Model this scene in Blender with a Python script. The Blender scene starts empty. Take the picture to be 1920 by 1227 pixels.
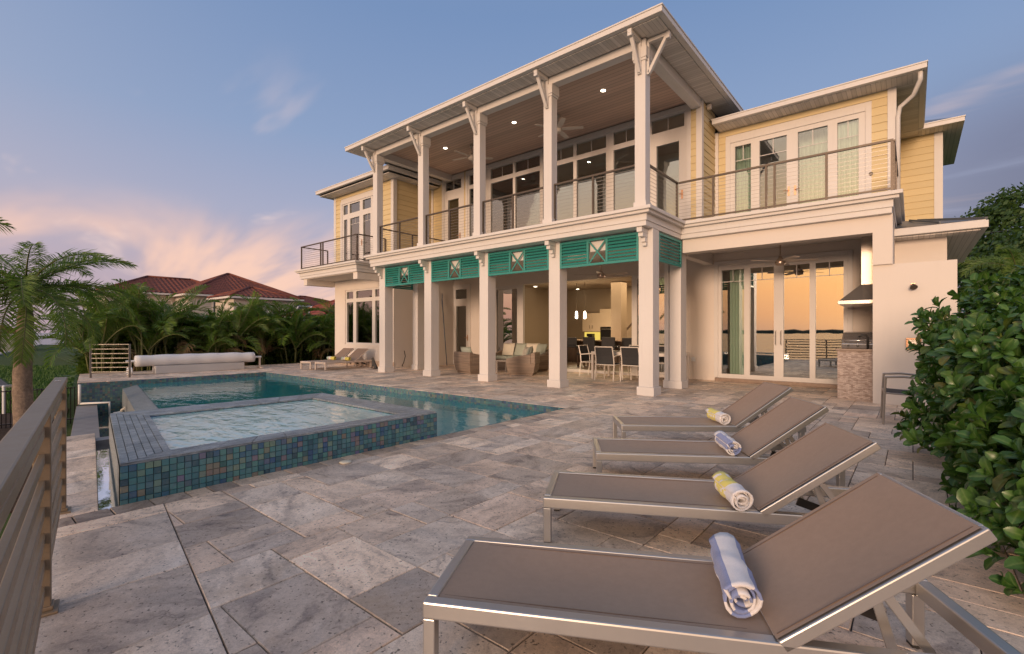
import bpy, bmesh, math, random
from mathutils import Vector, Matrix
random.seed(7)
rad = math.radians
SC = bpy.context.scene
COL = SC.collection
# ------------------------------------------------------------------ camera
FPX, HORV, CAMH, YAW = 898.5, 624.0, 1.25, math.atan2(751, 898.5)
cam_d = bpy.data.cameras.new('camera'); cam = bpy.data.objects.new('camera', cam_d); COL.objects.link(cam)
cam.location = (0, 0, CAMH); cam.rotation_euler = (rad(90), 0, YAW)
cam_d.sensor_width = 36; cam_d.lens = FPX / 1920 * 36; cam_d.shift_y = (HORV - 613.5) / 1920
cam_d.clip_start = 0.05; cam_d.clip_end = 9000
SC.camera = cam
# ------------------------------------------------------------------ sky, sun, exposure
SUN_AZ = Vector((0.16, -1.0, 0)).normalized()      # the sunset lies over the bay, behind the camera
SUN_EL = rad(7)
W = bpy.data.worlds.new('World'); SC.world = W; W.use_nodes = True
def build_sky():
    nt = W.node_tree; nt.nodes.clear(); N = nt.nodes; L = nt.links
    def node(t, **kw):
        n = N.new(t)
        for k, v in kw.items(): setattr(n, k, v)
        return n
    def put(n, i, v):
        if hasattr(v, 'is_output') or isinstance(v, bpy.types.NodeSocket): L.new(v, n.inputs[i])
        else: n.inputs[i].default_value = v
    def m(op, a, b=0.0, c=None, clamp=False):
        n = node('ShaderNodeMath', operation=op, use_clamp=clamp); put(n, 0, a); put(n, 1, b)
        if c is not None: put(n, 2, c)
        return n.outputs[0]
    def vm(op, a, b, out=0):
        n = node('ShaderNodeVectorMath', operation=op); put(n, 0, a); put(n, 1, b); return n.outputs[out]
    def mix(f, a, b, t='MIX'):
        n = node('ShaderNodeMix', data_type='RGBA', blend_type=t); put(n, 0, f); put(n, 6, a); put(n, 7, b); return n.outputs[2]
    def ramp(f, pts):
        n = node('ShaderNodeValToRGB'); put(n, 0, f); e = n.color_ramp.elements
        while len(e) < len(pts): e.new(0.5)
        for q, (p, c) in zip(e, pts): q.position = p; q.color = (c[0], c[1], c[2], 1)
        return n.outputs[0]
    def sm(x, a, b):
        n = node('ShaderNodeMapRange', interpolation_type='SMOOTHSTEP'); put(n, 0, x); put(n, 1, a); put(n, 2, b); return n.outputs[0]
    tc = node('ShaderNodeTexCoord'); d = tc.outputs['Generated']
    sx = node('ShaderNodeSeparateXYZ'); L.new(d, sx.inputs[0]); el = sx.outputs[2]
    base = ramp(el, [(0.0, (.40, .30, .37)), (.10, (.38, .31, .40)), (.22, (.32, .33, .46)), (.36, (.215, .29, .46)), (.55, (.15, .235, .42)), (1, (.17, .215, .34))])
    ca = m('MULTIPLY_ADD', vm('DOT_PRODUCT', d, (SUN_AZ.x, SUN_AZ.y, 0), 1), .5, .5)       # 1 towards the sunset, 0 away from it
    low = m('POWER', 2.718, m('MULTIPLY', m('MAXIMUM', el, 0.0), -.4))
    glow = m('MULTIPLY', m('POWER', ca, 3.3), low)
    gcol = ramp(el, [(0, (.42, .21, .16)), (.035, (.72, .28, .12)), (.08, (1.02, .40, .10)), (.15, (1.22, .62, .16)), (.30, (1.08, .75, .46)), (.5, (1.0, .87, .76)), (1, (.85, .82, .80))])
    sc = node('ShaderNodeVectorMath', operation='SCALE'); put(sc, 0, gcol); put(sc, 3, m('MULTIPLY', glow, GLOW))
    fade = node('ShaderNodeVectorMath', operation='SCALE'); put(fade, 0, base); put(fade, 3, m('SUBTRACT', 1.0, m('MULTIPLY', glow, .9)))
    sky = vm('ADD', fade.outputs[0], sc.outputs[0])
    # streaked clouds on a flat layer overhead, seen in perspective
    zz = m('ADD', m('MAXIMUM', el, 0.0), .13)
    px = m('DIVIDE', sx.outputs[0], zz); py = m('DIVIDE', sx.outputs[1], zz)
    cb = node('ShaderNodeCombineXYZ'); put(cb, 0, px); put(cb, 1, py)
    def cloud(scale, rot, sxy, lo, hi, off, detail=5.0):
        mp = node('ShaderNodeMapping'); L.new(cb.outputs[0], mp.inputs[0]); put(mp, 1, off); put(mp, 2, (0, 0, rad(rot))); put(mp, 3, sxy)
        nz = node('ShaderNodeTexNoise'); L.new(mp.outputs[0], nz.inputs[0]); put(nz, 2, scale); put(nz, 3, detail); put(nz, 4, .55)
        nz.inputs['Distortion'].default_value = .5
        return sm(nz.outputs[0], lo, hi)
    west = sm(m('MULTIPLY', sx.outputs[0], -1.0), .45, .95)
    c1 = m('MULTIPLY', cloud(.62, 12, (.32, 1.25, 1), .47, .62, CL1), sm(el, .01, .07))
    c1 = m('MULTIPLY', m('MULTIPLY', c1, sm(el, .25, .13)), west)
    sky = mix(m('MULTIPLY', c1, .80), sky, (.92, .56, .41, 1))
    c3 = m('MULTIPLY', cloud(1.5, 25, (.45, 1.3, 1), .57, .72, CL3, 4.0), m('MULTIPLY', sm(el, .05, .12), sm(el, .50, .25)))
    sky = mix(m('MULTIPLY', c3, .50), sky, (.86, .62, .54, 1))
    east = sm(vm('DOT_PRODUCT', d, (.45, .89, 0), 1), .74, .97)
    c2 = m('MULTIPLY', m('MULTIPLY', cloud(.9, 70, (.6, 1.6, 1), .20, .46, CL2, 6.0), east), m('MULTIPLY', sm(el, .44, .26), sm(el, .04, .14)))
    sky = mix(m('MULTIPLY', c2, .92), sky, (.105, .10, .175, 1))
    bg1 = node('ShaderNodeBackground'); L.new(sky, bg1.inputs[0]); put(bg1, 1, SKY)
    ns = node('ShaderNodeTexSky', sky_type='NISHITA', sun_disc=False); ns.sun_elevation = SUN_EL
    ns.sun_rotation = math.atan2(SUN_AZ.x, SUN_AZ.y)
    bg2 = node('ShaderNodeBackground'); L.new(ns.outputs[0], bg2.inputs[0]); put(bg2, 1, .012)
    ad = node('ShaderNodeAddShader'); L.new(bg1.outputs[0], ad.inputs[0]); L.new(bg2.outputs[0], ad.inputs[1])
    ou = node('ShaderNodeOutputWorld'); L.new(ad.outputs[0], ou.inputs[0])
CL1, CL2, CL3 = (4.7, 12.3, 0), (4.2, 8.2, 0), (4.1, 1.4, 0)
GLOW, SKY = 1.40, .685
build_sky()
sun_d = bpy.data.lights.new('sun', 'SUN'); sun_d.energy = 1.4; sun_d.angle = rad(14); sun_d.color = (1.0, .70, .50)
sun = bpy.data.objects.new('sun', sun_d); COL.objects.link(sun)
sdir = Vector((SUN_AZ.x * math.cos(SUN_EL), SUN_AZ.y * math.cos(SUN_EL), math.sin(SUN_EL)))
sun.rotation_euler = sdir.to_track_quat('Z', 'Y').to_euler(); sun.location = sdir * 60
SC.view_settings.view_transform = 'Standard'; SC.view_settings.look = 'None'
SC.view_settings.exposure = 0.70; SC.view_settings.gamma = 1.0; SC.view_settings.use_curve_mapping = False
SC.render.engine = 'CYCLES'; cy = SC.cycles
cy.use_denoising = True; cy.max_bounces = 8; cy.diffuse_bounces = 4; cy.glossy_bounces = 4; cy.transparent_max_bounces = 16
cy.transmission_bounces = 4; cy.caustics_reflective = False; cy.caustics_refractive = False; cy.sample_clamp_indirect = 6.0
# ------------------------------------------------------------------ pixel -> point on a known plane
CF = Vector((-math.sin(YAW), math.cos(YAW), 0)); CR = Vector((math.cos(YAW), math.sin(YAW), 0)); CAM = Vector((0, 0, CAMH))
def ray(u, v): return CF + CR * ((u - 960) / FPX) + Vector((0, 0, -(v - HORV) / FPX))
def onz(u, v, z=0.0): r = ray(u, v); return CAM + r * ((z - CAMH) / r.z)
def ony(u, v, y): r = ray(u, v); return CAM + r * (y / r.y)
def onx(u, v, x): r = ray(u, v); return CAM + r * (x / r.x)
# ------------------------------------------------------------------ mesh helpers
class MB:
    def __init__(s): s.v = []; s.f = []; s.m = []; s.cur = 0
    def add(s, vs, fs):
        b = len(s.v); s.v += [Vector(p) for p in vs]
        for f in fs: s.f.append([b + i for i in f]); s.m.append(s.cur)
        return s
    def box(s, x0, x1, y0, y1, z0, z1, M=None):
        vs = [(x0,y0,z0),(x1,y0,z0),(x1,y1,z0),(x0,y1,z0),(x0,y0,z1),(x1,y0,z1),(x1,y1,z1),(x0,y1,z1)]
        if M is not None: vs = [M @ Vector(p) for p in vs]
        return s.add(vs, [(3,2,1,0),(4,5,6,7),(0,1,5,4),(1,2,6,5),(2,3,7,6),(3,0,4,7)])
    def cb(s, c, sz, M=None):
        return s.box(c[0]-sz[0]/2, c[0]+sz[0]/2, c[1]-sz[1]/2, c[1]+sz[1]/2, c[2]-sz[2]/2, c[2]+sz[2]/2, M)
    def bar(s, a, b, w, h, up=(0,0,1)):
        a = Vector(a); b = Vector(b); d = (b - a); ln = d.length; d.normalize(); up = Vector(up)
        if abs(d.dot(up)) > .98: up = Vector((0,1,0))
        x = d.cross(up).normalized(); z = x.cross(d)
        vs = []
        for p in (a, b):
            for i, j in ((-1,-1),(1,-1),(1,1),(-1,1)): vs.append(p + x * (i * w / 2) + z * (j * h / 2))
        return s.add(vs, [(0,1,2,3),(7,6,5,4),(0,4,5,1),(1,5,6,2),(2,6,7,3),(3,7,4,0)])
    def tube(s, pts, r, n=8, cap=True):
        pts = [Vector(p) for p in pts]; rs = r if isinstance(r, (list, tuple)) else [r] * len(pts)
        prev = None; b = len(s.v); vs = []
        for i, p in enumerate(pts):
            t = (pts[min(i+1, len(pts)-1)] - pts[max(i-1, 0)]).normalized()
            if prev is None: prev = t.orthogonal().normalized()
            x = (prev - t * prev.dot(t)).normalized(); prev = x; y = t.cross(x)
            for k in range(n):
                a = 2 * math.pi * k / n; vs.append(p + (x * math.cos(a) + y * math.sin(a)) * rs[i])
        fs = []
        for i in range(len(pts) - 1):
            for k in range(n):
                k2 = (k + 1) % n; fs.append((i*n+k, i*n+k2, (i+1)*n+k2, (i+1)*n+k))
        if cap: fs.append(tuple(range(n-1, -1, -1))); fs.append(tuple((len(pts)-1)*n + k for k in range(n)))
        return s.add(vs, fs)
    def lathe(s, prof, c=(0,0,0), n=20, M=None):
        vs = []; c = Vector(c)
        for r, z in prof:
            for k in range(n):
                a = 2*math.pi*k/n; p = c + Vector((r*math.cos(a), r*math.sin(a), z)); vs.append(M @ p if M is not None else p)
        fs = []
        for i in range(len(prof)-1):
            for k in range(n):
                k2 = (k+1) % n; fs.append((i*n+k, i*n+k2, (i+1)*n+k2, (i+1)*n+k))
        fs.append(tuple(range(n-1,-1,-1))); fs.append(tuple((len(prof)-1)*n+k for k in range(n)))
        return s.add(vs, fs)
    def prism(s, poly, z0, z1, M=None):
        n = len(poly); vs = [(p[0],p[1],z0) for p in poly] + [(p[0],p[1],z1) for p in poly]
        if M is not None: vs = [M @ Vector(p) for p in vs]
        return s.add(vs, [tuple(range(n-1,-1,-1)), tuple(range(n,2*n))] + [(i,(i+1)%n,n+(i+1)%n,n+i) for i in range(n)])
    def mesh(s, name, mats, smooth=False):
        me = bpy.data.meshes.new(name); me.from_pydata([tuple(p) for p in s.v], [], s.f)
        for mm in (mats if isinstance(mats, (list, tuple)) else [mats]): me.materials.append(mm)
        if any(s.m): me.polygons.foreach_set('material_index', s.m)
        if smooth: me.polygons.foreach_set('use_smooth', [True] * len(me.polygons))
        me.update(); return me
    def build(s, name, mats, parent=None, smooth=False, bevel=0, **tags):
        return obj(name, s.mesh(name, mats, smooth), parent, bevel, **tags)
def obj(name, me, parent=None, bevel=0, loc=None, rot=None, label=None, cat=None, group=None, kind=None):
    o = bpy.data.objects.new(name, me); COL.objects.link(o)
    if parent is not None:
        o.parent = parent
        if parent.name in WORLD and loc is None: o.matrix_parent_inverse = Matrix.Translation(-Vector(parent.location))
    if loc is not None: o.location = loc
    if rot is not None: o.rotation_euler = rot
    if bevel:
        b = o.modifiers.new('edge', 'BEVEL'); b.width = bevel; b.segments = 2; b.limit_method = 'ANGLE'; b.harden_normals = False
    if label: o['label'] = label
    if cat: o['category'] = cat
    if group: o['group'] = group
    if kind: o['kind'] = kind
    return o
def thing(name, label, cat, loc=(0,0,0), rz=0.0, group=None, world=False):
    """Empty at a thing's base; world=True: its parts are given in world coordinates"""
    o = obj(name, None, None, 0, loc, (0,0,rz), label, cat, group); o.empty_display_size = .2
    if world: WORLD.add(o.name)
    return o
WORLD = set()
def copy_tree(o, parent=None, **kw):
    c = o.copy(); COL.objects.link(c)
    if parent is not None: c.parent = parent; c.matrix_parent_inverse = o.matrix_parent_inverse.copy()
    for ch in [q for q in list(bpy.data.objects) if q.parent == o]: copy_tree(ch, c)
    if 'loc' in kw: c.location = kw['loc']
    if 'rz' in kw: c.rotation_euler = (0, 0, kw['rz'])
    if 'label' in kw: c['label'] = kw['label']
    return c
def Rz(a): return Matrix.Rotation(a, 4, 'Z')
def T(x, y=0, z=0): return Matrix.Translation(Vector((x, y, z)))
def clip(poly, a, b, c):
    """part of a convex polygon with a*x+b*y+c >= 0"""
    out = []; n = len(poly)
    for i in range(n):
        p, q = poly[i], poly[(i+1) % n]; dp, dq = a*p[0]+b*p[1]+c, a*q[0]+b*q[1]+c
        if dp >= 0: out.append(p)
        if (dp > 0) != (dq > 0) and dp != dq:
            t = dp / (dp - dq); out.append((p[0]+(q[0]-p[0])*t, p[1]+(q[1]-p[1])*t))
    return out
def area(poly): return abs(sum(poly[i][0]*poly[(i+1)%len(poly)][1]-poly[(i+1)%len(poly)][0]*poly[i][1] for i in range(len(poly))))/2 if len(poly) > 2 else 0
# ------------------------------------------------------------------ materials
class NT:
    def __init__(s, name):
        s.mat = bpy.data.materials.new(name); s.mat.use_nodes = True; s.t = s.mat.node_tree; s.t.nodes.clear()
        s.out = s.n('ShaderNodeOutputMaterial')
    def n(s, t, **kw):
        q = s.t.nodes.new(t)
        for k, v in kw.items(): setattr(q, k, v)
        return q
    def put(s, n, i, v):
        if isinstance(v, bpy.types.NodeSocket): s.t.links.new(v, n.inputs[i])
        else:
            if isinstance(v, tuple) and len(v) == 3 and n.inputs[i].type == 'RGBA': v = (*v, 1)
            n.inputs[i].default_value = v
    def m(s, op, a, b=0.0, clamp=False):
        n = s.n('ShaderNodeMath', operation=op, use_clamp=clamp); s.put(n, 0, a); s.put(n, 1, b); return n.outputs[0]
    def vm(s, op, a, b): n = s.n('ShaderNodeVectorMath', operation=op); s.put(n, 0, a); s.put(n, 1, b); return n.outputs[0]
    def mix(s, f, a, b, t='MIX'):
        n = s.n('ShaderNodeMix', data_type='RGBA', blend_type=t); s.put(n, 0, f); s.put(n, 6, a); s.put(n, 7, b); return n.outputs[2]
    def ramp(s, f, pts, interp='LINEAR'):
        n = s.n('ShaderNodeValToRGB'); s.put(n, 0, f); e = n.color_ramp.elements; n.color_ramp.interpolation = interp
        while len(e) < len(pts): e.new(.5)
        for q, (p, c) in zip(e, pts): q.position = p; q.color = (*c, 1) if isinstance(c, tuple) else (c, c, c, 1)
        return n.outputs[0]
    def noise(s, vec, scale, detail=4.0, rough=.55, dist=0.0, out=0):
        n = s.n('ShaderNodeTexNoise')
        if vec is not None: s.put(n, 0, vec)
        s.put(n, 'Scale', scale); s.put(n, 'Detail', detail); s.put(n, 'Roughness', rough); s.put(n, 'Distortion', dist); return n.outputs[out]
    def mapping(s, vec, loc=(0,0,0), rot=(0,0,0), sc=(1,1,1)):
        n = s.n('ShaderNodeMapping'); s.put(n, 0, vec); s.put(n, 1, loc); s.put(n, 2, rot); s.put(n, 3, sc); return n.outputs[0]
    def pos(s): return s.n('ShaderNodeNewGeometry').outputs['Position']
    def local(s): return s.n('ShaderNodeTexCoord').outputs['Object']
    def rnd(s):
        a = s.n('ShaderNodeObjectInfo').outputs['Random']; b = s.n('ShaderNodeNewGeometry').outputs['Random Per Island']
        return s.m('FRACT', s.m('ADD', a, s.m('MULTIPLY', b, 7.31)))
    def bump(s, h, strength=.3, dist=.01, normal=None):
        n = s.n('ShaderNodeBump'); s.put(n, 'Height', h); s.put(n, 'Strength', strength); s.put(n, 'Distance', dist)
        if normal is not None: s.put(n, 'Normal', normal)
        return n.outputs[0]
    def bsdf(s, col, rough=.5, metal=0.0, normal=None, spec=.5, link=True, **kw):
        n = s.n('ShaderNodeBsdfPrincipled'); s.put(n, 'Base Color', col); s.put(n, 'Roughness', rough); s.put(n, 'Metallic', metal); s.put(n, 'Specular IOR Level', spec)
        if normal is not None: s.put(n, 'Normal', normal)
        for k, v in kw.items(): s.put(n, k, v)
        if link: s.t.links.new(n.outputs[0], s.out.inputs[0])
        return n.outputs[0]
    def surf(s, sh): s.t.links.new(sh, s.out.inputs[0])
def plain(name, col, rough=.5, metal=0.0, var=.08, scale=3.0, bump=0.0, bscale=60.0, spec=.5):
    t = NT(name); p = t.local()
    f = t.noise(p, scale, 5.0)
    c = t.mix(f, tuple(x*(1-var) for x in col), tuple(min(1, x*(1+var)) for x in col))
    nm = t.bump(t.noise(p, bscale, 3.0), bump, .004) if bump else None
    rr = t.m('ADD', t.m('MULTIPLY', t.noise(p, scale*4, 3.0), .16), rough - .08)
    t.bsdf(c, rr, metal, nm, spec); return t.mat
def emit(name, col, st):
    t = NT(name); e = t.n('ShaderNodeEmission'); t.put(e, 0, col); t.put(e, 1, st); t.surf(e.outputs[0]); return t.mat
def m_paver(name, tone=1.0):
    t = NT(name); r = t.rnd(); p = t.pos()
    cb = t.n('ShaderNodeCombineXYZ'); t.put(cb, 0, t.m('MULTIPLY', r, 61.0)); t.put(cb, 1, t.m('MULTIPLY', r, 37.0)); t.put(cb, 2, t.m('MULTIPLY', r, 11.0))
    rot = t.n('ShaderNodeVectorRotate', rotation_type='Z_AXIS'); t.put(rot, 0, p); t.put(rot, 'Angle', t.m('MULTIPLY', t.m('SUBTRACT', t.m('FRACT', t.m('MULTIPLY', r, 13.7)), .5), 3.1))
    v = t.vm('ADD', rot.outputs[0], cb.outputs[0])
    warp = t.noise(v, 2.0, 5.0, .65, 0.0, 1)
    v2 = t.vm('ADD', v, t.vm('MULTIPLY', t.vm('SUBTRACT', warp, (.5,.5,.5)), (.42,.42,.42)))
    vein = t.noise(t.mapping(v2, sc=(6.5, 1.5, 2)), 1.5, 9.0, .70, .3)
    big = t.noise(v, 1.3, 4.0, .6)
    fine = t.noise(v, 46, 7.0, .78)
    c = t.ramp(vein, [(.24, (.11*tone, .098*tone, .092*tone)), (.37, (.44*tone, .375*tone, .32*tone)), (.47, (.68*tone, .575*tone, .465*tone)), (.58, (.78*tone, .67*tone, .55*tone)), (.75, (.86*tone, .76*tone, .64*tone))])
    pink = t.ramp(t.m('FRACT', t.m('MULTIPLY', r, 5.3)), [(0, (1.10, .96, .88)), (.18, (.72, .69, .69)), (.36, (1.0, .97, .96)), (.55, (1.24, 1.14, 1.05)), (.75, (1.02, .90, .82)), (.88, (.80, .74, .70)), (1, (.60, .58, .59))])
    c = t.mix(1.0, c, pink, 'MULTIPLY')
    c = t.mix(1.0, c, t.ramp(big, [(.3, .84), (.52, 1.06), (.8, 1.2)]), 'MULTIPLY')
    c = t.mix(1.0, c, t.ramp(fine, [(.28, .68), (.46, 1.04), (.7, 1.18)]), 'MULTIPLY')
    sm_ = t.noise(t.mapping(v2, sc=(1.0, .55, 1)), 3.2, 7.0, .68, .4); c = t.mix(t.m('MULTIPLY', t.ramp(sm_, [(.50, 0.0), (.68, 1.0)]), .50), c, (.25, .222, .205))
    sp = t.noise(v, 170, 3.0, .8); c = t.mix(1.0, c, t.ramp(sp, [(.3, .80), (.5, 1.0), (.7, 1.14)]), 'MULTIPLY')
    # ochre stains and dark pits
    c = t.mix(t.m('MULTIPLY', t.ramp(t.noise(v, 2.2, 5.0, .7), [(.54, 0.0), (.72, 1.0)]), .5), c, (.44, .32, .21))
    pits = t.ramp(t.noise(v, 55, 2.0, .5), [(.63, 0.0), (.70, 1.0)])
    c = t.mix(t.m('MULTIPLY', pits, .75), c, (.07, .06, .05))
    h = t.m('SUBTRACT', t.m('ADD', t.m('MULTIPLY', vein, .6), t.m('MULTIPLY', fine, .35)), t.m('MULTIPLY', pits, .5))
    t.bsdf(c, t.m('ADD', t.m('MULTIPLY', vein, -.22), .70), 0, t.bump(h, .35, .006), .35); return t.mat
def m_stucco(name, col):
    t = NT(name); p = t.pos(); a = t.noise(p, .7, 4.0); b = t.noise(p, 130, 3.0, .6); s = t.noise(t.mapping(p, sc=(3, 3, .35)), 2.0, 5.0, .6)
    c = t.mix(t.m('MULTIPLY', a, .5), tuple(x*.93 for x in col), col)
    c = t.mix(t.m('MULTIPLY', t.ramp(s, [(.55, 0.0), (.8, 1.0)]), .12), c, tuple(x*.7 for x in col))
    t.bsdf(c, .82, 0, t.bump(t.m('ADD', b, t.m('MULTIPLY', t.noise(p, 28, 3.0), .6)), .22, .006), .3); return t.mat
def m_paint(name, col):
    t = NT(name); p = t.pos(); a = t.noise(p, 1.2, 5.0, .6); s = t.noise(t.mapping(p, sc=(9, 9, .6)), 1.6, 6.0, .65); g = t.noise(p, 7, 6.0, .7)
    c = t.mix(a, tuple(x*.92 for x in col), tuple(x*1.04 for x in col))
    c = t.mix(t.m('MULTIPLY', t.ramp(s, [(.54, 0.0), (.78, 1.0)]), .22), c, tuple(x*.66 for x in col))
    c = t.mix(t.m('MULTIPLY', t.ramp(g, [(.60, 0.0), (.76, 1.0)]), .16), c, (.42, .36, .29))
    t.bsdf(c, t.m('ADD', t.m('MULTIPLY', g, .25), .40), 0, t.bump(t.m('ADD', t.noise(p, 90, 3.0), t.m('MULTIPLY', g, .5)), .10, .004), .4); return t.mat
def m_siding(name, col):
    t = NT(name); p = t.pos(); r = t.rnd()
    g = t.noise(t.mapping(p, sc=(2.5, 2.5, 60)), 2.0, 5.0, .6)
    c = t.mix(r, tuple(x*.94 for x in col), tuple(x*1.03 for x in col))
    c = t.mix(t.m('MULTIPLY', t.noise(p, 1.1, 5.0), .22), c, tuple(x*.82 for x in col))
    t.bsdf(c, .62, 0, t.bump(g, .14, .004), .35); return t.mat
def m_grooved(name, col, pitch, axis, dark=.55, rough=.6):
    """boards narrower than a few pixels: grooves every `pitch` metres along an axis"""
    t = NT(name); p = t.pos(); s = t.n('ShaderNodeSeparateXYZ'); t.put(s, 0, p)
    fr = t.m('FRACT', t.m('DIVIDE', s.outputs[axis], pitch))
    gr = t.m('LESS_THAN', fr, .1)
    idx = t.m('FLOOR', t.m('DIVIDE', s.outputs[axis], pitch)); wn = t.n('ShaderNodeTexWhiteNoise', noise_dimensions='1D'); t.put(wn, 'W', idx)
    sc = [7, 7, 7]; sc[axis] = 60; sc[1 - axis if axis < 2 else 0] = .9
    grain = t.noise(t.mapping(t.vm('ADD', p, wn.outputs[1]), sc=tuple(sc)), 1.0, 5.0, .6)
    c = t.mix(grain, tuple(x*.78 for x in col), tuple(x*1.18 for x in col))
    c = t.mix(1.0, c, t.ramp(wn.outputs[0], [(0, .84), (1, 1.12)]), 'MULTIPLY')
    c = t.mix(gr, c, tuple(x*dark for x in col))
    t.bsdf(c, rough, 0, t.bump(gr, -.5, .006), .35); return t.mat
def m_glass(name, tint=(.62, .78, .72), refl=.16):
    t = NT(name); lw = t.n('ShaderNodeFresnel'); t.put(lw, 0, 1.55)
    p = t.pos(); nm = t.bump(t.noise(p, 1.3, 2.0), .012, .05)
    f = t.m('ADD', t.m('MULTIPLY', lw.outputs[0], 1.3), refl, True)
    tr = t.n('ShaderNodeBsdfTransparent'); t.put(tr, 0, tint)
    gl = t.n('ShaderNodeBsdfGlossy'); t.put(gl, 0, (.95, .95, .93)); t.put(gl, 'Roughness', .012); t.put(gl, 'Normal', nm)
    mx = t.n('ShaderNodeMixShader'); t.put(mx, 0, f); t.t.links.new(tr.outputs[0], mx.inputs[1]); t.t.links.new(gl.outputs[0], mx.inputs[2]); t.surf(mx.outputs[0]); return t.mat
def m_water(name, tint, body, dens=.35, wave=.12, scale=2.2, stretch=(1, 2.4, 1), rot=.5):
    t = NT(name); p = t.mapping(t.pos(), rot=(0, 0, rot), sc=stretch)
    h = t.m('ADD', t.noise(p, scale, 3.0, .5, .4), t.m('MULTIPLY', t.noise(p, scale*3.1, 2.0), .25))
    nm = t.bump(h, wave, .12)
    fr = t.n('ShaderNodeFresnel'); t.put(fr, 0, 1.33); t.put(fr, 1, nm)
    tr = t.n('ShaderNodeBsdfTransparent'); t.put(tr, 0, tint)
    df = t.n('ShaderNodeBsdfDiffuse'); t.put(df, 0, body); bd = t.n('ShaderNodeMixShader'); t.put(bd, 0, dens); t.t.links.new(tr.outputs[0], bd.inputs[1]); t.t.links.new(df.outputs[0], bd.inputs[2])
    gl = t.n('ShaderNodeBsdfGlossy'); t.put(gl, 0, (1, 1, 1)); t.put(gl, 'Roughness', .03); t.put(gl, 'Normal', nm)
    mx = t.n('ShaderNodeMixShader'); t.put(mx, 0, fr.outputs[0]); t.t.links.new(bd.outputs[0], mx.inputs[1]); t.t.links.new(gl.outputs[0], mx.inputs[2]); t.surf(mx.outputs[0]); return t.mat
TILE_RAMP = [(0, (.025, .07, .11)), (.12, (.045, .16, .20)), (.28, (.075, .26, .27)), (.42, (.035, .10, .24)), (.54, (.11, .30, .26)), (.66, (.06, .20, .25)), (.78, (.19, .30, .22)), (.87, (.24, .19, .15)), (.94, (.15, .16, .31)), (1, (.04, .14, .13))]
def m_tile(name):
    t = NT(name); r = t.rnd(); p = t.pos()
    c = t.ramp(r, TILE_RAMP)
    sh = t.noise(p, 26, 3.0, .6, .8)
    c = t.mix(t.m('MULTIPLY', t.ramp(sh, [(.4, 0.0), (.7, 1.0)]), .45), c, t.mix(t.noise(p, 9, 2.0), (.05, .08, .26), (.16, .24, .12)))
    c = t.mix(.06, c, (.012, .03, .035), 'MIX')
    t.bsdf(c, .16, 0, t.bump(t.noise(p, 45, 2.0), .12, .004), .6, **{'Coat Weight': .35, 'Coat Roughness': .06}); return t.mat
def m_mosaic(name, size=.05, joint=.07):
    """the same tiles where they are too small to be picked apart"""
    t = NT(name); p = t.pos(); s = t.n('ShaderNodeSeparateXYZ'); t.put(s, 0, p)
    gm = None; ids = []
    for i in range(3):
        q = t.m('DIVIDE', s.outputs[i], size); ids.append(t.m('FLOOR', t.m('ADD', q, .003))); fr = t.m('FRACT', t.m('ADD', q, .003)); g = t.m('LESS_THAN', fr, joint)
        nrm = t.n('ShaderNodeSeparateXYZ'); t.put(nrm, 0, t.n('ShaderNodeNewGeometry').outputs['Normal'])
        g = t.m('MULTIPLY', g, t.m('LESS_THAN', t.m('ABSOLUTE', nrm.outputs[i]), .7))
        gm = g if gm is None else t.m('MAXIMUM', gm, g)
    cb = t.n('ShaderNodeCombineXYZ')
    for i in range(3): t.put(cb, i, ids[i])
    wn = t.n('ShaderNodeTexWhiteNoise', noise_dimensions='3D'); t.put(wn, 0, cb.outputs[0])
    c = t.ramp(wn.outputs[0], TILE_RAMP)
    c = t.mix(.35, c, t.mix(wn.outputs[1] if False else t.noise(p, 7, 2.0), (.05, .09, .22), (.18, .20, .13)))
    c = t.mix(gm, c, (.10, .12, .12))
    t.bsdf(c, .2, 0, t.bump(gm, -.4, .003), .6); return t.mat
def m_rimstone(name, rot=0.0):
    t = NT(name); p = t.pos(); r = t.rnd()
    v = t.mapping(p, rot=(0, 0, rot), sc=(28, 5, 20)); a = t.noise(v, 1.6, 6.0, .7, .5); b = t.noise(p, 60, 3.0, .7)
    c = t.ramp(a, [(.28, (.07, .09, .105)), (.5, (.25, .29, .31)), (.72, (.56, .58, .58))])
    c = t.mix(1.0, c, t.ramp(r, [(0, .8), (1, 1.15)]), 'MULTIPLY')
    t.bsdf(c, .34, 0, t.bump(t.m('ADD', a, t.m('MULTIPLY', b, .5)), 1.0, .015), .6); return t.mat
def m_sling(name):
    t = NT(name); p = t.local()
    wv = t.n('ShaderNodeTexWave', bands_direction='X'); t.put(wv, 0, p); t.put(wv, 'Scale', 260.0)
    w2 = t.n('ShaderNodeTexWave', bands_direction='Y'); t.put(w2, 0, p); t.put(w2, 'Scale', 260.0)
    h = t.m('MULTIPLY', wv.outputs[1], w2.outputs[1])
    c = t.mix(t.noise(p, 2.5, 5.0), (.27, .185, .132), (.32, .225, .162)); c = t.mix(t.m('MULTIPLY', h, .35), c, (.38, .28, .21))
    c = t.mix(1.0, c, t.ramp(t.noise(p, 30, 5.0, .7), [(.3, .93), (.7, 1.05)]), 'MULTIPLY')
    t.bsdf(c, .72, 0, t.bump(h, .12, .002), .35, **{'Sheen Weight': .15}); return t.mat
def m_alu(name, col=(.60, .58, .55), rough=.34):
    t = NT(name); p = t.local(); g = t.noise(t.mapping(p, sc=(3, 120, 120)), 3.0, 4.0, .6)
    c = t.mix(t.noise(p, 6, 5.0, .7), tuple(x*.85 for x in col), col)
    t.bsdf(c, t.m('ADD', t.m('MULTIPLY', g, .18), rough - .08), .85, t.bump(g, .05, .002), .5); return t.mat
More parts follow.
